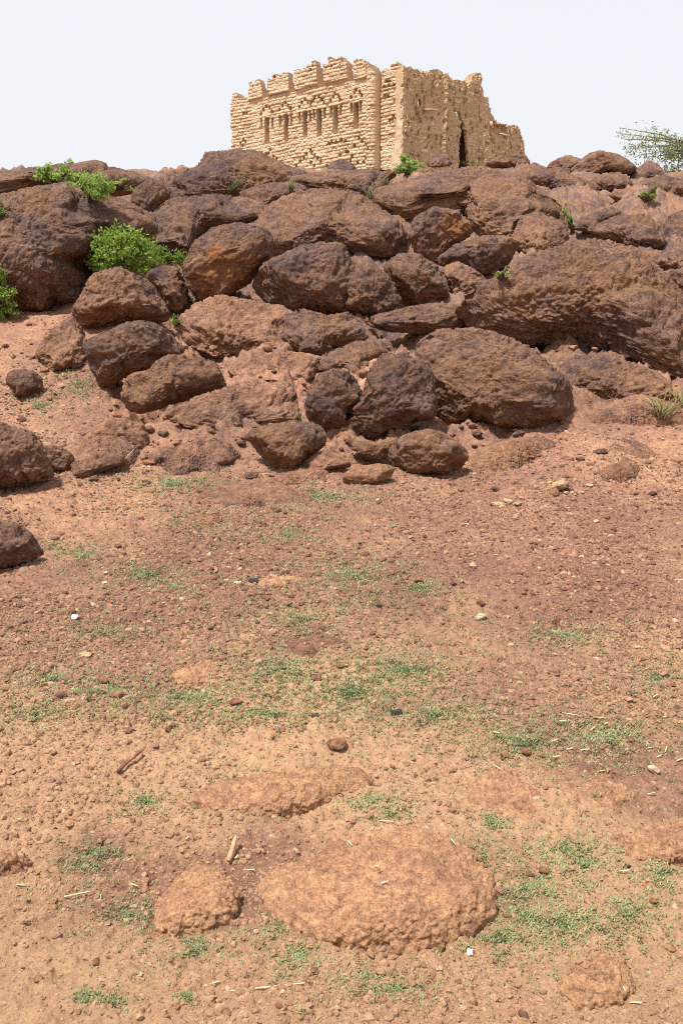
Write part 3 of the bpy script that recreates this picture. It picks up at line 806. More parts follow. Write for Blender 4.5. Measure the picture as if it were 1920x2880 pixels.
# low ledges where the outcrop runs out into the slope, and worn patches of bedrock in the gravel
mound([(110,1055),(200,1005),(300,1012),(335,1050),(285,1088),(180,1094)], 'low reddish ledge between the left-edge boulder and the pinkish lipped rock', P_, H=0.22, back=1.4, front=6)
mound([(330,1062),(420,1020),(520,1028),(565,1065),(500,1094),(400,1096)], 'low reddish ledge at the foot of the slabs, left of the angled brown block', P_, H=0.20, back=1.4, front=6)
mound([(595,1085),(680,1060),(770,1078),(750,1110),(650,1116)], 'small low ledge directly below the angled brown block', P_, H=0.12, back=1.4, front=6)
mound([(1060,1045),(1130,1005),(1260,1005),(1300,1040),(1190,1072),(1090,1075)], 'low ledge right of the round brown rock at the foot of the slope', P_, H=0.14, back=1.4, front=5)
mound([(1310,950),(1420,905),(1540,920),(1580,960),(1450,985),(1340,980)], 'low ledge under the stepped ochre-brown rock by the dry grass', P_, H=0.20, back=1.4, front=5)
mound([(490,1345),(560,1300),(690,1308),(735,1338),(640,1362),(520,1368)], 'worn ochre patch of bedrock in the mid slope near the black rag', O_, H=0.045, back=1.3, front=3)
mound([(530,1495),(640,1458),(850,1468),(885,1500),(720,1528),(560,1522)], 'wide worn bedrock patch in mid slope above the broad green film', P_, H=0.05, back=1.3, front=3)
mound([(300,1555),(420,1512),(530,1522),(520,1568),(390,1588)], 'worn orange bedrock patch on the left of the mid slope', O_, H=0.045, back=1.3, front=3)

# ------------------------------------------------------------------ the mud-brick ruin
CORNER_D = 36.0
_c = ray(*zf(1485, 700)); CORNER = CAM + _c * (CORNER_D / _c[1]); CORNER[2] = 0
AF, AS = R(37), R(48)
TF = np.array([math.cos(AF), -math.sin(AF), 0]); NF = np.array([-math.sin(AF), -math.cos(AF), 0])
TS = np.array([math.sin(AS), math.cos(AS), 0]); NS = np.array([math.cos(AS), -math.sin(AS), 0])
ZB = hbase(np.array([CORNER[0]]), np.array([CORNER[1]]))[0] - 0.6

def to_uv(px, T, N):
    px = np.asarray(px, float).reshape(-1, 2)
    d = ray(px[:, 0], px[:, 1])
    t = ((CORNER - CAM) @ N) / (d @ N)
    P = CAM + d * t[:, None] - CORNER
    return np.stack([P @ T, P[:, 2]], 1)

def inside(poly, U, V):
    p = np.asarray(poly, float)
    r = np.zeros(U.shape, bool)
    j = len(p) - 1
    for i in range(len(p)):
        xi, yi = p[i]; xj, yj = p[j]
        c = ((yi > V) != (yj > V)) & (U < (xj - xi) * (V - yi) / (yj - yi + 1e-12) + xi)
        r ^= c
        j = i
    return r

def wall_piece(name, us, vs, mask, depth, thick, T, N, mat, parent):
    """solid wall from a grid of cells: relief front, flat back, closed rim"""
    nu, nv = len(us), len(vs)
    U, V = np.meshgrid(us, vs, indexing='ij')
    base = CORNER + U[..., None] * T + V[..., None] * np.array([0, 0, 1.0])
    front = base + depth[..., None] * N
    back = base - np.asarray(thick)[..., None] * N if np.ndim(thick) else base - thick * N
    Vt = np.concatenate([front.reshape(-1, 3), back.reshape(-1, 3)])
    idx = np.arange(nu * nv).reshape(nu, nv)
    a, b, c, d = idx[:-1, :-1], idx[1:, :-1], idx[1:, 1:], idx[:-1, 1:]
    m = mask
    K = nu * nv
    F = [np.stack([a, b, c, d], -1)[m], np.stack([d, c, b, a], -1)[m] + K]
    pad = np.zeros((m.shape[0] + 2, m.shape[1] + 2), bool); pad[1:-1, 1:-1] = m
    for (di, dj, e0, e1) in ((-1, 0, a, d), (1, 0, c, b), (0, -1, b, a), (0, 1, d, c)):
        nb = pad[1 + di:m.shape[0] + 1 + di, 1 + dj:m.shape[1] + 1 + dj]
        ed = m & ~nb
        if ed.any():
            p, q = e0[ed], e1[ed]
            F.append(np.stack([p, q, q + K, p + K], -1) if False else np.stack([q, p, p + K, q + K], -1))
    F = np.concatenate(F)
    used, inv = np.unique(F, return_inverse=True)
    ob = make_mesh(name, Vt[used], inv.reshape(F.shape), M[mat], tuple(parent.location), smooth=False)
    return child(ob, parent)

def brick_relief(U, V, seed, ch=0.140, bl=0.33):
    P = np.stack([U.ravel(), V.ravel(), np.full(U.size, seed * 1.7)], 1)
    sag = (0.035 * noise(P, 0.8, seed) + 0.012 * noise(P, 5.0, seed + 1)).reshape(U.shape)
    vv = (V + sag) / ch
    row = np.floor(vv)
    fy = vv - row
    rh = (_hash(row.astype(np.int64), row.astype(np.int64) * 0 + seed, row.astype(np.int64) * 0, 3).astype(float) / 4294967295)
    uu = (U + 0.015 * noise(P, 6.0, seed + 2).reshape(U.shape)) / (bl * (0.85 + 0.35 * rh)) + 0.5 * (row % 2) + rh
    cidx = np.floor(uu); fx = uu - cidx
    hh = _hash(cidx.astype(np.int64), row.astype(np.int64), cidx.astype(np.int64) * 0 + seed, 9).astype(float) / 4294967295
    e = np.minimum(np.minimum(fx, 1 - fx) * bl, np.minimum(fy, 1 - fy) * ch)
    bump = 0.040 * sstep(0.0, 0.035, e) + 0.045 * (hh - 0.5) - 0.02 * fy
    worn = sstep(0.0, 0.5, fbm(P, 0.7, 3, seed + 6)).reshape(U.shape)
    bump = bump * (1 - 0.6 * worn)
    return bump + (0.02 * fbm(P, 6, 3, seed + 3) + 0.012 * noise(P, 21, seed + 5)).reshape(U.shape)

def rect_soft(U, V, c, hw, hh, soft=0.03):
    return sstep(hw + soft, hw - soft * 0.2, np.abs(U - c[0])) * sstep(hh + soft, hh - soft * 0.2, np.abs(V - c[1]))

def build_ruin():
    root = empty('ruined_house', (CORNER[0], CORNER[1], ZB))
    tag(root, 'ruined mud-brick building with a crenellated facade on top of the rocky hill', 'ruin')
    # ---- facade -----------------------------------------------------------
    F = lambda pts: to_uv([zf(*p) for p in pts], TF, NF)
    outline = [(60,1300),(100,1100),(97,860),(90,780),(97,700),(88,640),(84,560),(80,500),(84,440),(92,425),(96,380),(108,345),(165,378),(222,372),(235,320),(245,285),(258,250),(280,258),(300,250),(345,252),(352,300),(375,306),(390,300),(395,240),(425,228),(430,203),(480,195),(550,192),(560,185),(568,250),(590,256),(612,248),(606,172),(625,185),(655,160),(690,150),(706,165),(712,122),(745,125),(752,92),(782,90),(788,122),(805,130),(808,200),(828,210),(845,202),(846,115),(862,120),(876,105),(888,115),(890,75),(920,70),(950,78),(1000,65),(1008,100),(1025,98),(1028,75),(1045,80),(1045,135),(1060,176),(1094,162),(1086,90),(1135,80),(1140,95),(1155,92),(1158,70),(1172,72),(1180,98),(1215,105),(1245,140),(1270,180),(1284,198),(1292,190),(1300,165),(1330,148),(1355,158),(1390,118),(1420,92),(1450,105),(1478,130),(1485,140),(1485,1300)]
    ol = F(outline)
    u0, u1 = ol[:, 0].min(), 0.0
    v1 = ol[:, 1].max() + 0.1
    us = np.arange(u0 - 0.04, u1 + 1e-6, 0.022); us = us + (0.0 - us[-1]); vs = np.arange(ZB, v1, 0.022)
    U, V = np.meshgrid(us, vs, indexing='ij')
    P = np.stack([U.ravel(), V.ravel(), 0 * U.ravel()], 1)
    dep = brick_relief(U, V, 4)
    def relief_at(s): return s.reshape(U.shape)
    xs = F([(1205, 700), (1288, 700), (1296, 700)])[:, 0]
    # half-round pilaster and the set-back section right of it
    pc = (xs[0] + xs[1]) / 2; pw = (xs[1] - xs[0]) / 2
    vt = F([(1245, 170)])[0, 1]
    dep += 0.30 * np.sqrt(np.clip(1 - ((U - pc) / pw) ** 2, 0, 1))
    setb = sstep(xs[1] - 0.02, xs[1] + 0.03, U)
    dep -= 0.10 * setb
    dep -= 0.22 * np.exp(-((U - xs[1] - 0.01) / 0.03) ** 2)
    # plaster still on the corner
    pl = F([(1425,520),(1440,480),(1490,470),(1490,1000),(1370,1000),(1400,830),(1425,760),(1440,640)])
    pm = inside(pl, U, V)
    dep = np.where(pm, -0.02 + relief_at(0.03 * fbm(P, 2.5, 3, 8)), dep)
    # niches: a deep upper half and a shallow lower half, each with two short side slots
    sc = 1.0 / 3.556 / FO * 37.0 * 1.18
    for (x, yt, yb) in ((380,555,765),(538,530,745),(690,505,712),(806,485,700),(940,460,672),(1108,430,642)):
        a, b = F([(x, yt), (x, yb)])
        c = (a + b) / 2; hh = abs(a[1] - b[1]) / 2
        dep = dep - 0.50 * rect_soft(U, V, c, 18 * sc, hh, 0.02) * (0.65 + 0.35 * sstep(c[1] - 0.1, c[1] + 0.1, V))
    for (x, yt, yb) in ((335,562,645),(425,555,635),(490,538,622),(580,520,605),(648,510,592),(733,500,588),(765,490,575),(850,475,562),(902,468,552),(983,450,532),(1068,435,518),(1145,418,505)):
        a, b = F([(x, yt), (x, yb)])
        c = (a + b) / 2; hh = abs(a[1] - b[1]) / 2
        dep = dep - 0.32 * rect_soft(U, V, c, 8.5 * sc, hh, 0.015)
    holes = [(188,735),(208,752),(165,762),(185,782),(190,520),(215,518),(375,463),(350,490),(420,502),(330,525),(400,470),(527,432),(505,458),(553,455),(485,490),(572,478),(690,405),(665,430),(712,425),(645,465),(735,447),(768,388),(757,412),(805,382),(825,405),(740,430),(845,430),(935,358),(920,382),(965,378),(900,415),(980,405),(1105,325),(1092,350),(1135,345),(1065,385),(1150,372),(1130,720),(1155,745),(1190,765),(1090,780),(1215,790),(1235,815),(405,815),(395,845),(432,870),(460,890),(735,815),(700,850),(770,860),(745,840),(795,885),(680,880),(820,910),(650,910),(740,920),(770,945),(620,945),(870,950),(1040,830),(1020,832),(975,860),(1190,880),(1170,915),(1120,920),(1060,905),(1405,535),(1370,570),(1395,560),(375,850),(1075,870),(1330,370),(1355,372)]
    for c in F(holes):
        dep = dep - 0.28 * rect_soft(U, V, c, 9 * sc, 9.5 * sc, 0.012)
    for (x, y) in ((885,762),(910,748),(945,748),(985,732),(1020,742),(1325,293),(1362,285),(1402,280),(1340,245),(1365,243)):
        c = F([(x, y)])[0]
        tri = np.abs(U - c[0]) < (c[1] + 12 * sc - V) * 0.8
        dep = np.where(tri & (np.abs(V - c[1]) < 12 * sc), dep - 0.2, dep)
    # crenellations
    ln = F([(230, 412), (1215, 222)])
    line = np.interp(U, ln[:, 0], ln[:, 1]) - 0.02
    recess = np.zeros(U.shape, bool)
    for (xa, xb, yb) in ((352,395,395),(567,612,350),(803,848,308),(1046,1094,262),(150,236,400)):
        q = F([(xa, yb), (xb, yb)])
        recess |= (U > q[0, 0]) & (U < q[1, 0]) & (V > q[0, 1])
    dep = np.where(recess, -0.32 + relief_at(0.02 * fbm(P, 3, 3, 18)), dep)
    mer = np.zeros(U.shape, int)
    for k, (xa, xb, yl) in enumerate(((236,352,405),(395,567,362),(612,803,315),(848,1046,262),(1094,1215,240))):
        q = F([(xa, yl), (xb, yl - 10)])
        mer = np.where((U > q[0, 0]) & (U <= q[1, 0]) & (V > q[:, 1].mean()), k + 1, mer)
    dep = np.where(mer > 0, dep + 0.09, dep)
    wob = np.stack([noise(P, 7, 61), noise(P, 7, 62)], 1) * 0.035
    Uc, Vc = (U[:-1, :-1] + U[1:, 1:]) / 2, (V[:-1, :-1] + V[1:, 1:]) / 2
    W = wob.reshape(*U.shape, 2)[:-1, :-1] * np.where(V > line - 0.05, 2.0, 1.0)[:-1, :-1, None]
    eat = 0.26 * np.maximum(0, noise(P, 3.6, 66)).reshape(U.shape)[:-1, :-1] * (mer[:-1, :-1] > 0)
    msk = inside(ol, Uc + W[..., 0], Vc + W[..., 1] + eat)
    for (x, y, w, h) in ((290,266,9,7),(275,300,8,9),(452,226,12,13),(503,214,14,13),(766,134,9,8),(750,166,8,8),(914,135,9,11),(990,126,8,9),(1128,190,6,7)):
        c = F([(x, y)])[0]
        msk &= ~((np.abs(Uc - c[0]) < w * sc * 0.8) & (np.abs(Vc - c[1]) < h * sc * 0.8))
    mc = mer[:-1, :-1]
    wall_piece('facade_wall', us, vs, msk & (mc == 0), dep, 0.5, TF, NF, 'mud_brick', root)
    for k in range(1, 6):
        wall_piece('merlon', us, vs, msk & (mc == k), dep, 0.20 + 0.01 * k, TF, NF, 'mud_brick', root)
    # ---- side wall --------------------------------------------------------
    S = lambda pts: to_uv([zs(*p) for p in pts], TS, NS)
    outline = [(362,1500),(362,135),(372,160),(400,168),(430,160),(455,178),(500,182),(530,200),(570,212),(600,195),(630,200),(660,183),(690,172),(705,190),(725,200),(735,222),(770,225),(785,250),(820,255),(860,282),(880,272),(915,282),(950,295),(985,300),(1000,270),(1008,240),(1020,222),(1040,215),(1060,220),(1080,218),(1085,255),(1096,290),(1085,330),(1100,360),(1112,390),(1105,420),(1122,432),(1152,440),(1155,490),(1145,525),(1170,545),(1172,590),(1190,600),(1195,625),(1205,655),(1250,670),(1290,680),(1320,692),(1380,688),(1405,700),(1428,715),(1440,760),(1452,800),(1468,860),(1475,960),(1480,1500)]
    ol = S(outline)
    us = np.arange(0.0, ol[:, 0].max() + 0.05, 0.026); vs = np.arange(ZB - 0.3, ol[:, 1].max() + 0.1, 0.026)
    U, V = np.meshgrid(us, vs, indexing='ij')
    P = np.stack([U.ravel(), V.ravel(), 0 * U.ravel() + 9], 1)
    def rs(a): return a.reshape(U.shape)
    lump, _ = worley(P * np.array([1.0, 0.75, 1]), 8.5, 71)
    dep = rs(0.04 * fbm(P, 0.9, 3, 72) + 0.036 * fbm(P, 8.0, 3, 73) + 0.036 * (0.5 - lump) + 0.018 * noise(P, 19, 74))
    pit = rs(fbm(P * np.array([1.2, 0.8, 1]), 5.5, 3, 75))
    dep -= 0.10 * sstep(0.5, 0.62, pit)
    ridge = S([(760, 300), (760, 900)])[0, 0]
    dep += 0.10 * np.exp(-((U - ridge) / 0.12) ** 2)
    e0 = S([(1115, 700)])[0, 0]
    dep += 0.04 * sstep(e0 - 0.1, e0 + 0.1, U)
    # the low end wall: a recessed panel with a stump of beam
    q = S([(1195, 690), (1325, 690), (1325, 830), (1240, 790), (1190, 760)])
    dep = np.where(inside(q, U, V), dep - 0.22, dep)
    ck = S([(888,640),(905,670),(920,700),(928,760),(930,830),(925,900),(918,960),(925,1030),(925,1150)])
    wd = np.array([6, 9, 10, 16, 26, 32, 34, 34, 34]) * sc * 1.0
    cu = np.interp(-V, -ck[:, 1], ck[:, 0]); cw = np.interp(-V, -ck[:, 1], wd)
    below = V < ck[0, 1]
    cuw = cu + rs(0.05 * noise(P, 5, 77) + 0.03 * noise(P, 13, 78))
    wob = np.stack([noise(P, 6, 81), noise(P, 6, 82)], 1) * 0.05 + np.stack([noise(P, 16, 83), noise(P, 16, 84)], 1) * 0.03
    Uc, Vc = (U[:-1, :-1] + U[1:, 1:]) / 2, (V[:-1, :-1] + V[1:, 1:]) / 2
    W = wob.reshape(*U.shape, 2)[:-1, :-1]
    W = W * sstep(0.05, 0.3, Uc)[..., None]
    msk = inside(ol, Uc + W[..., 0], Vc + W[..., 1])
    thick = np.full(U.shape, 0.42)
    gap = below & (np.abs(U - cuw) < cw * 1.5)
    msk &= ~gap[:-1, :-1]
    thick = np.where(below & (np.abs(U - cu) < cw + 0.5), 0.16, thick)
    for (x, y, w, h) in ((520,487,10,27),(878,592,18,20),(887,627,12,16),(1182,676,18,17)):
        c = S([(x, y)])[0]
        near = ((U - c[0]) / 0.4) ** 2 + ((V - c[1]) / 0.45) ** 2 < 1
        thick = np.where(near, 0.04 - np.minimum(dep, 0), thick)
        msk &= ~(((Uc - c[0]) / (w * sc * 1.6)) ** 2 + ((Vc - c[1]) / (h * sc * 0.95)) ** 2 < 1)
    top = S([(985, 300)])[0]; tr = S([(1100, 300)])[0]
    pin = (Uc > top[0]) & (Uc < tr[0] + 0.05) & (Vc > top[1])
    low = Uc > S([(1200, 700)])[0, 0]
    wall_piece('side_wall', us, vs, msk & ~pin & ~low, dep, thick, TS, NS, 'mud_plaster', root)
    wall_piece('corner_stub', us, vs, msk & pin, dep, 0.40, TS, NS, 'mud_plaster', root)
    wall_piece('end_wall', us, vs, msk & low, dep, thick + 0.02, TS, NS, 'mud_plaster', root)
    # the roofed room behind the crack
    rb = Bag()
    q0, q1 = ck[0, 0] - 1.1, ck[0, 0] + 1.9
    zt = ck[0, 1] - 0.12
    def bx(ua, ub, da, db, va, vb):
        P8 = [CORNER + u_ * TS - d_ * NS + np.array([0, 0, v_]) for u_ in (ua, ub) for d_ in (da, db) for v_ in (va, vb)]
        rb.add(np.array(P8), np.array([(0, 1, 3, 2), (4, 6, 7, 5), (0, 4, 5, 1), (2, 3, 7, 6), (0, 2, 6, 4), (1, 5, 7, 3)]))
    bx(q0, q0 + 0.25, 0.5, 3.0, ZB - 0.3, zt); bx(q1, q1 + 0.25, 0.5, 3.0, ZB - 0.3, zt)
    bx(q0 + 0.252, q1 - 0.002, 2.7, 3.0, ZB - 0.3, zt); bx(q0, q1 + 0.25, 0.45, 3.0, zt + 0.002, zt + 0.2)
    child(rb.build('inner_room', M['mud_plaster'], tuple(root.location), smooth=False), root)
    # beams still sticking out of the wall
    for a, b, out0, out1, r in (((555,552),(655,566),0.02,0.16,0.045),((1245,770),(1330,815),0.0,0.22,0.05)):
        pa, pb = S([a, b])
        A = CORNER + pa[0] * TS + np.array([0, 0, pa[1]]) + NS * out0
        B = CORNER + pb[0] * TS + np.array([0, 0, pb[1]]) + NS * out1
        V3, F3 = tube([A, (A + B) / 2 + [0, 0, 0.02], B], [r * 0.9, r, r * 0.8], 8)
        bg_ = Bag(); bg_.add(V3, F3)
        child(bg_.build('timber_beam', M['timber'], tuple(root.location)), root)
    # what closes the house at the back: broken left and rear walls
    left_u = u0 + 0.1
    len_s = ol[:, 0].max() - 0.6
    for nm, T, N, off, L, hgt in (('left_wall', TS, -NS * 1.0, TF * left_u, len_s, 1.6), ('rear_wall', TF, -NF * 1.0, TS * len_s, u0 + 0.6, 1.2)):
        us = np.linspace(min(0.55 * np.sign(L), L), max(0.55 * np.sign(L), L), 90); vs = np.linspace(ZB - 0.8, ZB + 0.6 + hgt + 1.0, 60)
        U, V = np.meshgrid(us, vs, indexing='ij')
        P = np.stack([U.ravel(), V.ravel(), 0 * U.ravel() + 33], 1)
        dep = (0.06 * fbm(P, 1.4, 4, 91)).reshape(U.shape)
        Uc, Vc = (U[:-1, :-1] + U[1:, 1:]) / 2, (V[:-1, :-1] + V[1:, 1:]) / 2
        h = ZB + 0.6 + hgt + 0.5 * noise(np.stack([Uc.ravel(), 0 * Uc.ravel(), 0 * Uc.ravel()], 1), 0.9, 92).reshape(Uc.shape)
        o = wall_piece(nm, us, vs, Vc < h, dep, 0.4, T, N, 'mud_plaster', root)
        o.location = Vector(o.location) + Vector(off)
build_ruin()

# ------------------------------------------------------------------ where things stand on what is already built
bpy.context.view_layer.update()
_dg = bpy.context.evaluated_depsgraph_get()
def surf(ox, oy):
    """the surface point a line of sight meets first; None for sky"""
    d = ray(ox, oy)
    ok, loc, nor, _, ob, _ = scene.ray_cast(_dg, Vector(CAM), Vector(d))
    return (np.array(loc), np.array(nor), ob.name) if ok else None
def pxm(depth): return depth / FO     # metres of one picture unit at that depth

# ------------------------------------------------------------------ gravel (nobody could count it)
ICO_V = np.array([(-1, 1.618, 0), (1, 1.618, 0), (-1, -1.618, 0), (1, -1.618, 0), (0, -1, 1.618), (0, 1, 1.618), (0, -1, -1.618), (0, 1, -1.618),
                  (1.618, 0, -1), (1.618, 0, 1), (-1.618, 0, -1), (-1.618, 0, 1)]) / 1.902
ICO_F = np.array([(0, 11, 5), (0, 5, 1), (0, 1, 7), (0, 7, 10), (0, 10, 11), (1, 5, 9), (5, 11, 4), (11, 10, 2), (10, 7, 6), (7, 1, 8),
                  (3, 9, 4), (3, 4, 2), (3, 2, 6), (3, 6, 8), (3, 8, 9), (4, 9, 5), (2, 4, 11), (6, 2, 10), (8, 6, 7), (9, 8, 1)])
def scatter_pebbles(n, m2):
    # denser near the viewer, where single grains are seen
    u = rng.random(n)
    y = 1 / (1 / 1.35 + u * (1 / 12.5 - 1 / 1.35))
    u = rng.random(m2)
    y = np.concatenate([y, 1 / (1 / 2.9 + u * (1 / 9.5 - 1 / 2.9))]); n += m2          # the mid slope is one sheet of fine gravel
    x = (rng.random(n) * 2 - 1) * (0.78 * y + 0.7)
    P = np.stack([x, y, 0 * x], 1)
    dens = sstep(-0.55, 0.45, fbm(P, 1.3, 3, 301)) * 0.8 + 0.2
    keep = (rng.random(n) < dens) & (rocky(x, y) < 0.5)
    x, y = x[keep], y[keep]; n = len(x)
    r = 0.0021 * (1 - rng.random(n)) ** -0.44
    r = np.minimum(r * (0.5 + 0.23 * y), 0.0042 + 0.0032 * y)
    z = hfull(x, y) - r * 0.12
    S = r[:, None] * (0.65 + 0.7 * rng.random((n, 3))); S[:, 2] *= 0.75
    J = 1 + 0.45 * (rng.random((n, 12, 1)) - 0.5) + 0.2 * (rng.random((n, 12, 3)) - 0.5)
    a = rng.random(n) * 6.283
    L = ICO_V[None] * J * S[:, None, :]
    ca_, sa_ = np.cos(a)[:, None], np.sin(a)[:, None]
    X = L[..., 0] * ca_ - L[..., 1] * sa_ + x[:, None]
    Y = L[..., 0] * sa_ + L[..., 1] * ca_ + y[:, None]
    Z = L[..., 2] + z[:, None]
    V = np.stack([X, Y, Z], -1).reshape(-1, 3)
    F = (ICO_F[None] + (np.arange(n) * 12)[:, None, None]).reshape(-1, 3)
    g = make_mesh('gravel', V, F, M['gravel'], smooth=False)
    tag(g, 'loose rust-red laterite gravel covering the slope', 'gravel', kind='stuff')
scatter_pebbles(270000, 170000)

# ------------------------------------------------------------------ single stones on the slope
def stone_mesh(seed):
    S, F = cube_sphere(9)
    P = S * np.array([1.0, 0.8, 0.72]) + seed * 2.3
    r2 = np.random.default_rng(seed)
    V = S.copy()
    for k in range(9):
        nrm = r2.normal(size=3); nrm /= np.linalg.norm(nrm)
        o = 0.62 + 0.25 * r2.random()
        dd = np.maximum(V @ nrm - o, 0)
        V -= dd[:, None] * nrm * 0.9
    V *= np.array([1.0, 0.8, 0.72])
    V *= (1 + 0.16 * fbm(P, 1.6, 3, seed) + 0.10 * noise(P, 6, seed + 4))[:, None]
    return V, F
PROTO = {}
def stone(ox, oy, wpx, label, cat='stone', group=None, mat='stone', name='loose_stone', sink=0.3, flat=0.82, seed=None):
    h = surf(ox, oy)
    if h is None: return None
    loc = h[0]
    w = wpx * pxm(np.linalg.norm(loc - CAM)) / 2
    k = seed if seed is not None else rng.integers(0, 7)
    key = (mat, int(k))
    if key not in PROTO:
        V, F = stone_mesh(int(k) + 1)
        o = make_mesh(name, V, F, M[mat])
        PROTO[key] = o
    else:
        o = PROTO[key].copy(); o.name = name; col.objects.link(o)
    s = w * (0.9 + 0.2 * rng.random())
    o.scale = (s, s * (0.8 + 0.4 * rng.random()), s * flat)
    o.rotation_euler = (0.3 * (rng.random() - .5), 0.3 * (rng.random() - .5), rng.random() * 6.28)
    o.location = (loc[0], loc[1], loc[2] + s * flat * (0.65 - sink * 1.6))
    tag(o, label, cat, group, 'thing')
    return o

STONES = [(540,1613,30),(240,1565,28),(140,1600,28),(270,1598,27),(727,1560,25),(1105,1388,28),(1300,1397,22),(1275,1430,24),(1215,1680,16),(1160,1735,22),(1205,1728,28),(1240,1738,18),(1385,1718,24),
 (385,1677,18),(295,1680,18),(170,1678,14),(318,1268,26),(285,1270,15),(710,1275,20),(735,1278,16),(962,1335,30),(930,1330,17),(942,1347,20),(60,1360,20),(45,1372,16),(700,1585,14),(1060,1440,17),(1190,1430,15),(1445,1560,18),
 (550,1640,16),(810,1410,15),(1450,1700,20),(1220,1050,14),(1308,1056,20),(1185,990,20),(1155,996,17),(1290,970,16),(520,2330,22),(640,2312,20),(410,2312,18),(1390,2140,18),(1215,2010,20),(1250,2000,24),(1165,2105,16),(150,1360,16),(165,1405,18),(120,1375,15),
 (280,1395,16),(25,1380,14),(450,1105,14),(690,1250,14),(655,1245,12),(1350,1230,16),(1440,1270,14),(1260,1340,16),(1185,1395,14),(1440,1375,14),(590,1430,13),(700,1480,15),(840,1490,14),(1130,1545,15),(1330,1560,16),(1480,1640,17),(960,1655,15),
 (900,1760,16),(1000,1790,15),(60,1530,17),(90,1690,16),(190,1830,16),(300,1930,18),(650,1960,18),(720,2230,20),(880,2300,22),(1050,2260,18),(1200,2330,22),(90,2250,22),(220,2210,18),(60,2120,18),(1500,2070,18),(1440,1990,16),(1540,2180,20)]
for (x, y, w) in STONES:
    stone(x, y, w, 'small rust-brown laterite stone lying loose on the gravel slope', 'stone', 'loose stones on the gravel slope')
EXTRA = 0
while EXTRA < 60:
    x = rng.random() * 1560 + 4; y = 1100 + 1230 * rng.random() ** 1.0
    h = surf(x, y)
    if h is None or h[2] not in ('ground', 'gravel'): continue
    stone(x, y, 7 + 8 * rng.random() ** 2, 'small rust-brown laterite stone lying loose on the gravel slope', 'stone', 'loose stones on the gravel slope')
    EXTRA += 1
FR = 0; tries = 0
while FR < 135 and tries < 9000:
    tries += 1
    x = rng.random() * 1560 + 4; y = 740 + 400 * rng.random()
    h = surf(x, y)
    if h is None or h[2] not in ('ground', 'gravel'): continue
    r_ = rocky(h[0][:1], h[0][1:2])[0]
    if r_ > 0.97 and rng.random() > 0.75: continue
    if r_ < 0.02 and rng.random() > 0.25: continue
    stone(x, y, 9 + 30 * rng.random() ** 2.6, 'brown rock fragment lying at the foot of the boulders', 'stone', 'rock fragments at the foot of the boulders', ('stone', 'rock_pink', 'rock_brown')[rng.integers(0, 3)], 'rock_fragment', 0.3)
    FR += 1
stone(777, 1717, 44, 'squarish orange-brown stone block, largest loose stone on the foreground gravel', 'stone', None, 'stone', 'loose_stone', 0.1, 0.9, 2)
stone(1500, 1773, 30, 'roundish greyish brown stone near the right edge of the foreground gravel', 'stone', None, 'grey_stone', 'loose_stone', 0.2, 0.9, 4)
stone(1103, 1420, 36, 'larger of two pale grey stones side by side on the gravel', 'stone', 'pale grey stones on the gravel', 'grey_stone', 'loose_stone', 0.25, 0.7, 5)
stone(1163, 1419, 22, 'smaller of two pale grey stones side by side on the gravel', 'stone', 'pale grey stones on the gravel', 'grey_stone', 'loose_stone', 0.25, 0.7, 3)
for i, (x, y, w) in enumerate([(1283,1123,42),(1262,1112,20),(1256,1128,18),(1334,1134,18),(1288,1106,16),(1300,1134,15)]):
    stone(x, y, w, 'pale yellow mud lump in the upper of two crumbled heaps on the gravel', 'mud lump', 'pale mud lumps in the upper heap', 'mud_lump', 'mud_lump', 0.15, 0.8)
for i, (x, y, w) in enumerate([(1140,1161,34),(1165,1153,28),(1187,1160,26),(1152,1166,18)]):
    stone(x, y, w, 'pale yellow mud lump in the lower of two crumbled heaps on the gravel', 'mud lump', 'pale mud lumps in the lower heap', 'mud_lump', 'mud_lump', 0.2, 0.6)

# ------------------------------------------------------------------ litter: scraps, sticks, straw, and a rod standing for a stone's shadow
def scrap(ox, oy, wpx, hpx, label, mat, cat, up=0.35, name='scrap'):
    h = surf(ox, oy)
    loc = h[0]; s = pxm(np.linalg.norm(loc - CAM))
    nx_ = 7; wpx *= 0.75; hpx *= 0.75
    g = np.linspace(-0.5, 0.5, nx_)
    A, B = np.meshgrid(g, g, indexing='ij')
    A = A.ravel(); B = B.ravel()
    rr = 1 - 0.45 * noise(np.stack([A * 3 + ox, B * 3, 0 * A], 1), 1.0, 7) * 0.5
    X = A * wpx * s * rr; Yy = B * wpx * s * 0.7 * rr
    Z = (0.5 + up * B) * hpx * s * 0.6 + 0.25 * hpx * s * noise(np.stack([A * 4, B * 4 + oy, 0 * A], 1), 1.0, 9)
    V = np.stack([X, Yy, Z], 1)
    top = V + [0, 0, 0.004]
    VV = np.concatenate([V, top]) + loc
    idx = np.arange(nx_ * nx_).reshape(nx_, nx_)
    q = np.stack([idx[:-1, :-1], idx[1:, :-1], idx[1:, 1:], idx[:-1, 1:]], -1).reshape(-1, 4)
    K = nx_ * nx_
    rim = []
    ring = list(idx[:, 0]) + list(idx[-1, 1:]) + list(idx[-2::-1, -1]) + list(idx[0, -2:0:-1])
    for a, b in zip(ring, ring[1:] + ring[:1]): rim.append((a, b, b + K, a + K))
    F = np.concatenate([q[:, ::-1], q + K, np.array(rim)])
    tag(make_mesh(name, VV, F, M[mat], tuple(loc)), label, cat, None, 'thing')
scrap(172, 1421, 16, 12, 'white chip on the gravel at the left, brighter than everything round it', 'white', 'scrap', 0.8)
scrap(241, 1341, 11, 8, 'tiny white chip in the green growth on the left', 'white', 'scrap')
scrap(244, 1318, 12, 9, 'small dull grey flake just above the tiny white chip', 'grey_stone', 'scrap')
scrap(546, 1340, 20, 7, 'pale yellowish flake left of the black rag', 'straw', 'scrap')
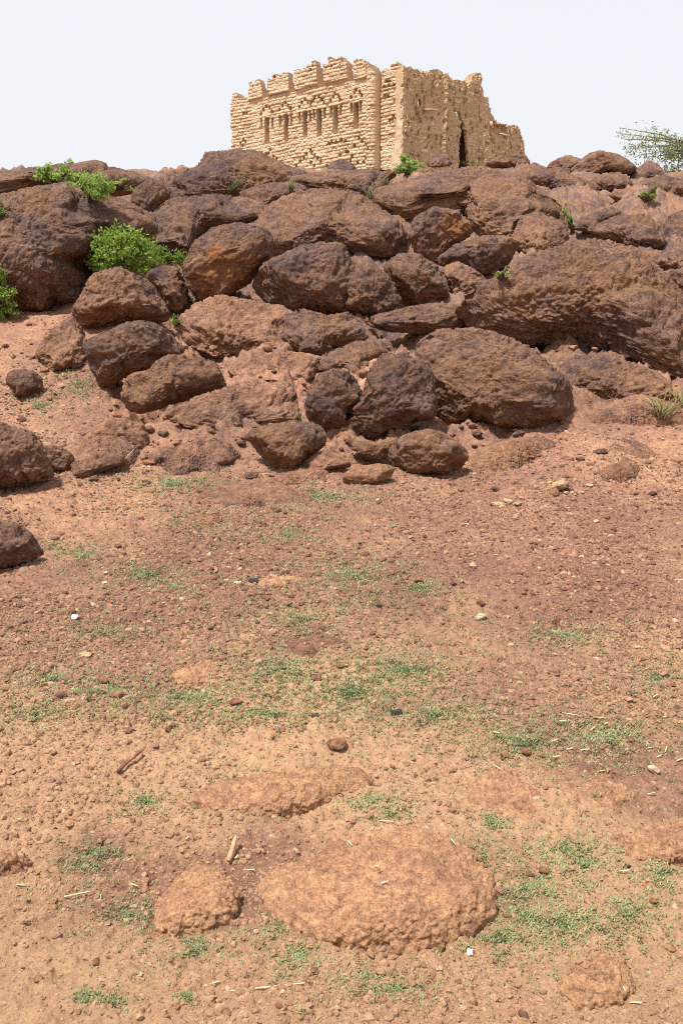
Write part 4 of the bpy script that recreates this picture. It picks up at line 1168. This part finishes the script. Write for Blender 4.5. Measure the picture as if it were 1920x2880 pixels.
scrap(582, 1337, 28, 14, 'crumpled black rag on the gravel beside a pale flake', 'black', 'rag', 0.6)
scrap(908, 1638, 34, 8, 'flat black scrap lying in the green growth in mid slope', 'black', 'scrap')
scrap(723, 1645, 22, 9, 'dark leaf-like scrap left of the flat black scrap', 'black', 'scrap')
scrap(1079, 2193, 15, 20, 'white shell-like fragment at the right foot of the largest foreground slab', 'white', 'scrap', 0.9)
scrap(195, 1507, 44, 14, 'bleached bark-like flake lying flat on the left gravel', 'mud_lump', 'scrap', 0.4)
scrap(785, 1530, 34, 8, 'flat reddish chip in the middle of the slope', 'rock_pink', 'scrap')

def stick(ax, ay, bx_, by_, rad, label, mat, group=None, cat='stick', name='stick_or_shadow_rod', lift=0.01, bend=0.0):
    A = surf(ax, ay); B = surf(bx_, by_)
    if A is None or B is None: return
    a = A[0] + [0, 0, rad + lift * 0.3]; b = B[0] + [0, 0, rad + lift]
    m = (a + b) / 2 + np.array([0, 0, bend * 0.3]) + np.array([bend, 0, 0])
    V, F = tube([a, (a * 0.6 + m * 0.4) if bend == 0 else (a + m) / 2 + [bend * .25, 0, 0], m, (b + m) / 2, b], [rad, rad * 1.1, rad, rad * 0.9, rad * 0.6], 6)
    g = Bag(); g.add(V, F)
    tag(g.build(name, M[mat], tuple(a)), label, cat, group, 'thing')
stick(526, 1990, 543, 1946, 0.0075, 'thick brown stick standing out on the gravel above the largest foreground slab', 'wood', lift=0.03)
stick(272, 1782, 328, 1740, 0.007, 'dark curved rod standing for a stone ridge and its shadow, on the gravel left of the low bedrock ledge', 'stone', lift=0.02, bend=-0.012)  # made-up dark rod, shaped like the shadow along a stone's ridge
STRAW = [(832,1035,900,978,6),(1215,795,1330,770,6),(310,1038,425,1045,7)]
g_st = 'pale straws scattered over the slope'
l_st = 'short pale straw lying on the reddish gravel'
S1 = [(1443,1147,1480,1146),(1060,1204,1078,1208),(1535,1288,1556,1292),(1545,1334,1568,1336),(600,1089,632,1093),(286,1057,309,1034),(1422,2004,1446,2007),(1445,2306,1472,2313),(148,2063,215,2055),(232,2058,233,2072),(300,2033,318,2044),
      (800,1935,808,1950),(1035,1930,1045,1948),(1480,1075,1492,1088),(870,1888,905,1895),(470,2268,505,2263),(530,2280,700,2268),(1430,2270,1436,2290),(1135,1760,1150,1775),(1290,1640,1330,1650),(1360,1650,1390,1655),(40,2035,60,2040),(785,1530,800,1533)]
for (a, b, c, d) in S1:
    stick(a, b, c, d, 0.0017, l_st, 'straw', g_st, 'straw', 'straw')
for k in range(28):
    if k < 18: x, y = rng.normal(1400, 110), rng.normal(1640, 90)
    else: x, y = rng.random() * 1540 + 10, 1120 + rng.random() * 1200
    if not (5 < x < 1560): continue
    a = rng.normal(0, 0.5); L = 8 + 14 * rng.random()
    stick(x, y, x + L * math.cos(a), y + 0.6 * L * math.sin(a), 0.0016 + 0.0008 * rng.random(), l_st, 'straw', g_st, 'straw', 'straw')

# ------------------------------------------------------------------ low green growth between the stones
PATCH = [(400,1110,150,30,.8),(720,1140,170,34,.8),(660,1230,60,22,1),(190,1275,55,25,1),(330,1318,90,28,1),(400,1350,60,22,.8),(800,1320,150,60,.7),(960,1350,60,30,.9),(640,1535,130,50,.8),(930,1540,140,55,.8),(800,1590,160,50,.7),
         (440,1605,150,48,.8),(250,1590,190,40,.45),(600,1640,150,26,.7),(1200,1705,190,60,.5),(1400,1690,150,55,.6),(1500,1560,80,50,.6),(1300,1460,130,36,.7),(850,1838,80,22,1.2),(900,1868,60,18,1.2),(1130,1890,50,25,1.4),(1100,1968,40,25,1),
         (190,1985,50,22,1.6),(230,1955,50,20,1.5),(1210,2040,70,36,1.3),(1340,1985,60,40,1),(1200,2100,55,50,.9),(1150,2155,80,36,.9),(1440,2095,60,36,1),(640,2125,40,36,1),(690,2200,60,50,1.1),(430,2290,20,9,2.2),(840,2250,26,14,2),
         (200,2290,40,18,1.2),(260,2300,30,16,1.2),(1060,2110,40,30,1),(120,1260,60,25,.6),(250,1075,60,18,.7),(500,950,90,30,.35),(180,880,120,60,.4),(100,930,90,40,.4),(1300,1950,140,60,.5),(1520,2000,60,80,.6),(330,1840,110,40,.6),(560,1800,100,50,.4),
         (480,1200,160,60,.35),(250,1450,250,60,.3),(700,1420,200,60,.35),(1000,1640,200,40,.6),(300,2100,140,60,.5),(450,2180,80,50,.5),(1300,2120,200,80,.6),(900,2270,120,40,.6),(80,1640,90,40,.7),(120,1560,120,40,.5)]
def green_growth():
    V = []; F = []; n = 0
    vs_, fs_ = [], []
    for (cx, cy, rx, ry, dn) in PATCH:
        if cy < 1720: dn = dn * 1.9
        cnt = int(dn * rx * ry / 11.0) + 4
        for k in range(cnt):
            a = rng.random() * 6.283; q = math.sqrt(rng.random()) * (1 + 1.3 * rng.normal())
            x, y = cx + rx * q * math.cos(a), cy + ry * q * math.sin(a)
            h = surf(x, y)
            if h is None or h[2] not in ('ground', 'gravel'): continue
            p = h[0]
            dist = p[1]
            size = 0.0036 + 0.0016 * dist
            for b in range(rng.integers(4, 9)):
                an = rng.random() * 6.283; el = 0.25 + 0.9 * rng.random()
                d = np.array([math.cos(an) * math.cos(el), math.sin(an) * math.cos(el), math.sin(el)])
                s = np.array([-math.sin(an), math.cos(an), 0])
                L = size * (0.7 + 0.9 * rng.random()); w = L * (0.10 + 0.16 * rng.random())
                o = p + np.array([rng.normal(), rng.normal(), 0]) * size * 0.9
                vs_ += [o - s * w * .4, o + s * w * .4, o + d * L * .6 + s * w, o + d * L, o + d * L * .6 - s * w]
                fs_ += [(n, n + 1, n + 2, n + 4), (n + 4, n + 2, n + 3, n + 3)]
                n += 5
    q = np.array(fs_)
    tri = q[:, 2] == q[:, 3]
    T = np.concatenate([q[:, [0, 1, 2]][~tri], q[:, [0, 2, 3]][~tri], q[tri][:, :3]])
    g = make_mesh('grass', np.array(vs_), T, M['grass'], smooth=False)
    tag(g, 'sparse low grey-green growth in patches between the gravel stones', 'grass', kind='stuff')
green_growth()

# ------------------------------------------------------------------ shrubs
def leaves(bag, C, ax, n, size, shape=0.5, rgen=rng):
    """n leaf blades through an ellipsoid crown with uneven clumps"""
    nc = max(3, n // 45)
    cl = rgen.normal(size=(nc, 3)); cl /= np.linalg.norm(cl, axis=1, keepdims=True) + 1e-9
    cl *= (rgen.random((nc, 1)) ** 0.4)
    k = rgen.integers(0, nc, n)
    P = cl[k] + rgen.normal(size=(n, 3)) * 0.17
    P = C + P * np.asarray(ax)
    d = rgen.normal(size=(n, 3)); d[:, 2] += 0.3; d /= np.linalg.norm(d, axis=1, keepdims=True)
    s = np.cross(d, rgen.normal(size=(n, 3))); s /= np.linalg.norm(s, axis=1, keepdims=True) + 1e-9
    u = np.cross(d, s)
    L = size * (0.6 + 0.8 * rgen.random((n, 1))); w = L * shape * 0.5
    A = P - d * L * .5; B = P + d * L * .5
    m1 = P + s * w + u * w * .35; m2 = P - s * w + u * w * .35
    V = np.stack([A, m1, B, m2], 1).reshape(-1, 3)
    i = np.arange(n) * 4
    bag.add(V, np.stack([i, i + 1, i + 2, i + 3], 1))

def shrub(name, label, blobs, leaf_px, n, mat, cat='shrub', group=None, root=None, depthpx=None, dmul=0.75, push=0.0, shape=0.5, twigs=9, fixed=None):
    """blobs: (cx, cy, rx, ry) crown lumps in picture units; stands where the line of sight at root meets the rock"""
    rx0, ry0 = root if root else (blobs[0][0], blobs[0][1] + blobs[0][3] * 0.9)
    if fixed is None:
        h = surf(rx0, ry0); loc = h[0]
    else:
        d = ray(rx0, ry0); loc = CAM + d * (fixed / d[1]); 
    dist = np.linalg.norm(loc - CAM); s = dist / FO
    e = empty(name, tuple(loc)); tag(e, label, cat, group, 'thing')
    lb, bb = Bag(), Bag()
    tot = sum(b[2] * b[3] for b in blobs)
    depth = (loc[1] - push)
    for (cx, cy, rx, ry) in blobs:
        d = ray(cx, cy); C = CAM + d * (depth / d[1]) + np.array([0, 0.1 * rx * s, 0])
        leaves(lb, C, (rx * s, rx * s * dmul, ry * s), max(12, int(n * rx * ry / tot)), leaf_px * s, shape)
        for k in range(twigs):
            v = rng.normal(size=3); v /= np.linalg.norm(v)
            tip = C + v * np.array([rx, rx * dmul, ry]) * s * 0.85
            mid = loc * 0.45 + tip * 0.55 + rng.normal(size=3) * rx * s * 0.12
            V, F = tube([loc, loc * 0.7 + mid * 0.3 + rng.normal(size=3) * 0.02, mid, tip], [0.014, 0.012, 0.008, 0.004], 5)
            bb.add(V, F)
    child(bb.build('branches', M['bark'], tuple(loc)), e)
    child(lb.build('foliage', M[mat], tuple(loc), smooth=False), e)
    return e
shrub('bush', 'dense bright green bush, largest on the hillside, left of the orange-faced block', [(272,568,62,46),(235,590,32,36),(310,585,45,42),(290,545,40,25),(330,600,26,26),(262,612,36,22)], 8.0, 3800, 'leaf_bright', 'bush', root=(262,600), push=0.7, twigs=6)
shrub('bush', 'smaller yellow-green bush joined to the right of the largest green bush', [(380,592,34,26),(400,600,22,20),(365,605,25,18)], 7.5, 900, 'leaf_bright', 'bush', root=(383,603), push=0.35, twigs=5)
shrub('shrub', 'pale green shrub farthest left on the skyline', [(112,400,26,18),(145,402,20,20),(160,385,10,12),(95,392,10,10)], 7, 1000, 'leaf_pale', root=(125,415), push=0.45)
shrub('shrub', 'pale green shrub just below the left skyline, biggest of the skyline shrubs', [(205,420,36,24),(235,432,26,20),(190,408,18,12),(215,446,26,10)], 7, 1500, 'leaf_pale', root=(205,446), push=0.45)
shrub('shrub', 'thin pale shrub right of the biggest skyline shrub on the left', [(275,412,16,8),(302,434,12,10),(245,415,10,8)], 6.0, 190, 'leaf_pale', root=(280,432), push=0.45, twigs=4)
shrub('shrub', 'twiggy grey-green sprig rising above the left skyline', [(153,374,12,8)], 5, 60, 'leaf_olive', root=(156,392), fixed=20.0, twigs=5)
shrub('shrub', 'green shrub cut by the left edge in the upper crevice', [(5,472,22,16),(-15,478,25,20)], 7, 420, 'leaf_bright', root=(5,488), push=0.1)
shrub('bush', 'leafy green bush hanging down the left edge beside the huge dark rock', [(5,640,18,24),(10,685,25,26),(-10,665,30,50),(25,708,20,12),(0,715,22,18)], 8, 1500, 'leaf_bright', 'bush', root=(10,725), push=0.2)
shrub('shrub', 'yellow-green shrub at the foot of the ruin below its corner', [(930,378,22,16),(950,385,18,12),(912,386,14,9),(932,362,9,10)], 6, 1000, 'leaf_pale', root=(935,396), push=0.45)
shrub('shrub', 'tiny green tuft at the foot of the plastered wall', [(1085,371,14,4),(1060,373,8,3)], 4.5, 70, 'leaf_pale', root=(1078,374), twigs=2)
shrub('shrub', 'small bright shrub among dark rocks on the upper right', [(1490,444,19,12),(1500,438,10,10),(1478,450,10,7)], 5.5, 330, 'leaf_bright', root=(1490,457), push=0.1)
shrub('climber', 'thin upright green climber in a crack on the upper right', [(1295,485,8,13),(1305,505,9,13),(1315,522,9,8),(1302,470,6,8)], 5.5, 230, 'leaf_pale', 'plant', root=(1315,532), push=0.12, twigs=4)
shrub('plant', 'sparse leafy plant in the black hollow on the right', [(1155,625,17,12),(1140,632,9,10),(1165,615,7,7)], 5.5, 80, 'leaf_pale', 'plant', root=(1150,640), push=0.15, twigs=5)
shrub('plant', 'small bright green plant right of the reddish brown rock below the bush', [(406,731,13,11),(402,740,9,9)], 6, 150, 'leaf_bright', 'plant', root=(406,745), push=0.08, twigs=4)
shrub('plant', 'few pale leaves in the gap under the orange-faced block', [(437,684,8,8)], 6, 26, 'leaf_pale', 'plant', root=(437,692), push=0.08, twigs=3)

# the thin tree beyond the right skyline
def thin_tree():
    d = ray(1640, 420); dep = 24.0
    base = CAM + d * (dep / d[1]); base[2] = hbase(np.array([base[0]]), np.array([base[1]]))[0] - 0.1
    e = empty('thin_tree', tuple(base)); tag(e, 'thin-leaved olive tree behind the skyline at the right edge', 'tree', None, 'thing')
    s = dep / FO
    W = lambda x, y, dy=0.0: (lambda q: CAM + q * ((dep + dy) / q[1]))(ray(x, y))
    tr, br, cr = Bag(), Bag(), Bag()
    t0 = W(1625, 350)
    V, F = tube([base, base * .5 + t0 * .5 + [0.05, 0, 0], t0], [0.07, 0.06, 0.045], 8); tr.add(V, F)
    ends = [(1430,340),(1415,318),(1440,360),(1470,345),(1500,335),(1520,325),(1545,335),(1560,355),(1490,372),(1530,385),(1555,400),(1425,303),(1460,330),(1535,318),(1560,340),(1515,355),(1600,320),(1650,310),(1700,340),(1590,370),(1575,330)]
    for (x, y) in ends:
        tip = W(x + rng.normal() * 8, y + rng.normal() * 14, rng.normal() * 0.35)
        st = base * 0.25 + t0 * 0.75 if y > 360 else t0
        mid = st * .5 + tip * .5 + np.array([0, 0, 0.12])
        V, F = tube([st, mid, tip], [0.03, 0.016, 0.005], 5); br.add(V, F)
        for k in range(7):
            c = mid * (1 - k / 7) * 0.6 + tip * (0.4 + 0.6 * k / 7) if False else mid + (tip - mid) * (0.2 + 0.8 * k / 6) + rng.normal(size=3) * 0.09
            V, F = tube([mid + (tip - mid) * (0.15 + 0.8 * k / 7), c], [0.006, 0.003], 4); br.add(V, F)
            m = 9 if x < 1460 else 30
            leaves(cr, c, (0.28, 0.25, 0.2), m, 0.062, 0.5)
    child(tr.build('trunk', M['bark'], tuple(base)), e)
    child(br.build('branches', M['bark'], tuple(base)), e)
    child(cr.build('crown', M['leaf_olive'], tuple(base), smooth=False), e)
thin_tree()

# grass tufts in the cracks
def tuft(ox, oy, hpx, n, label, mat='grass', lean=0.0, spread=0.6, name='grass_tuft'):
    h = surf(ox, oy)
    if h is None: return
    loc = h[0]; s = pxm(np.linalg.norm(loc - CAM)); g = Bag()
    for k in range(n):
        a = rng.random() * 6.283; sp = spread * rng.random() ** 0.7
        d = np.array([math.cos(a) * sp + lean, math.sin(a) * sp - 0.15, 1.0]); L = hpx * s * (0.5 + 0.6 * rng.random())
        o = loc + np.array([rng.normal() * 0.03, rng.normal() * 0.03, -0.02])
        p1 = o + d * L * .5; p2 = o + d * L + np.array([d[0] * .4, d[1] * .4, -0.35 * sp]) * L * .6
        V, F = tube([o, p1, p2], [0.005, 0.004, 0.0012], 3); g.add(V, F)
    tag(g.build(name, M[mat], tuple(loc)), label, 'grass tuft', 'grass tufts in the rock cracks', 'thing')
tuft(525, 445, 40, 26, 'green grass tuft on the broad skyline dome beneath the ruin', lean=0.5)
tuft(668, 438, 34, 26, 'green grass tuft right of the small dome in front of the skyline dome')
tuft(850, 458, 38, 18, 'thin green grass in the crack above the large brown mid-hill rock')
tuft(890, 425, 22, 12, 'faint grass blades below the yellow-green shrub at the ruin')
tuft(578, 508, 26, 10, 'few pale blades beside the dark rock behind the orange-faced block', 'dry_grass')
tuft(1515, 955, 62, 36, 'large dry yellow-green grass clump near the right edge', 'dry_grass', 0.1, 1.3)
tuft(1560, 930, 50, 22, 'second dry grass clump, cut by the right edge', 'dry_grass', -0.1, 1.2)
tuft(1385, 545, 26, 12, 'few dry blades below the smooth greyish rock', 'dry_grass')
tuft(915, 790, 30, 10, 'bleached bent grass on the reddish rock above the split boulder', 'straw', 0.3, 1.2)
tuft(380, 1055, 24, 10, 'few green and dry blades among the low slabs on the lower left', 'dry_grass', 0.2, 1.0)
tuft(683, 965, 30, 12, 'short green grass in the gap left of the split boulder')
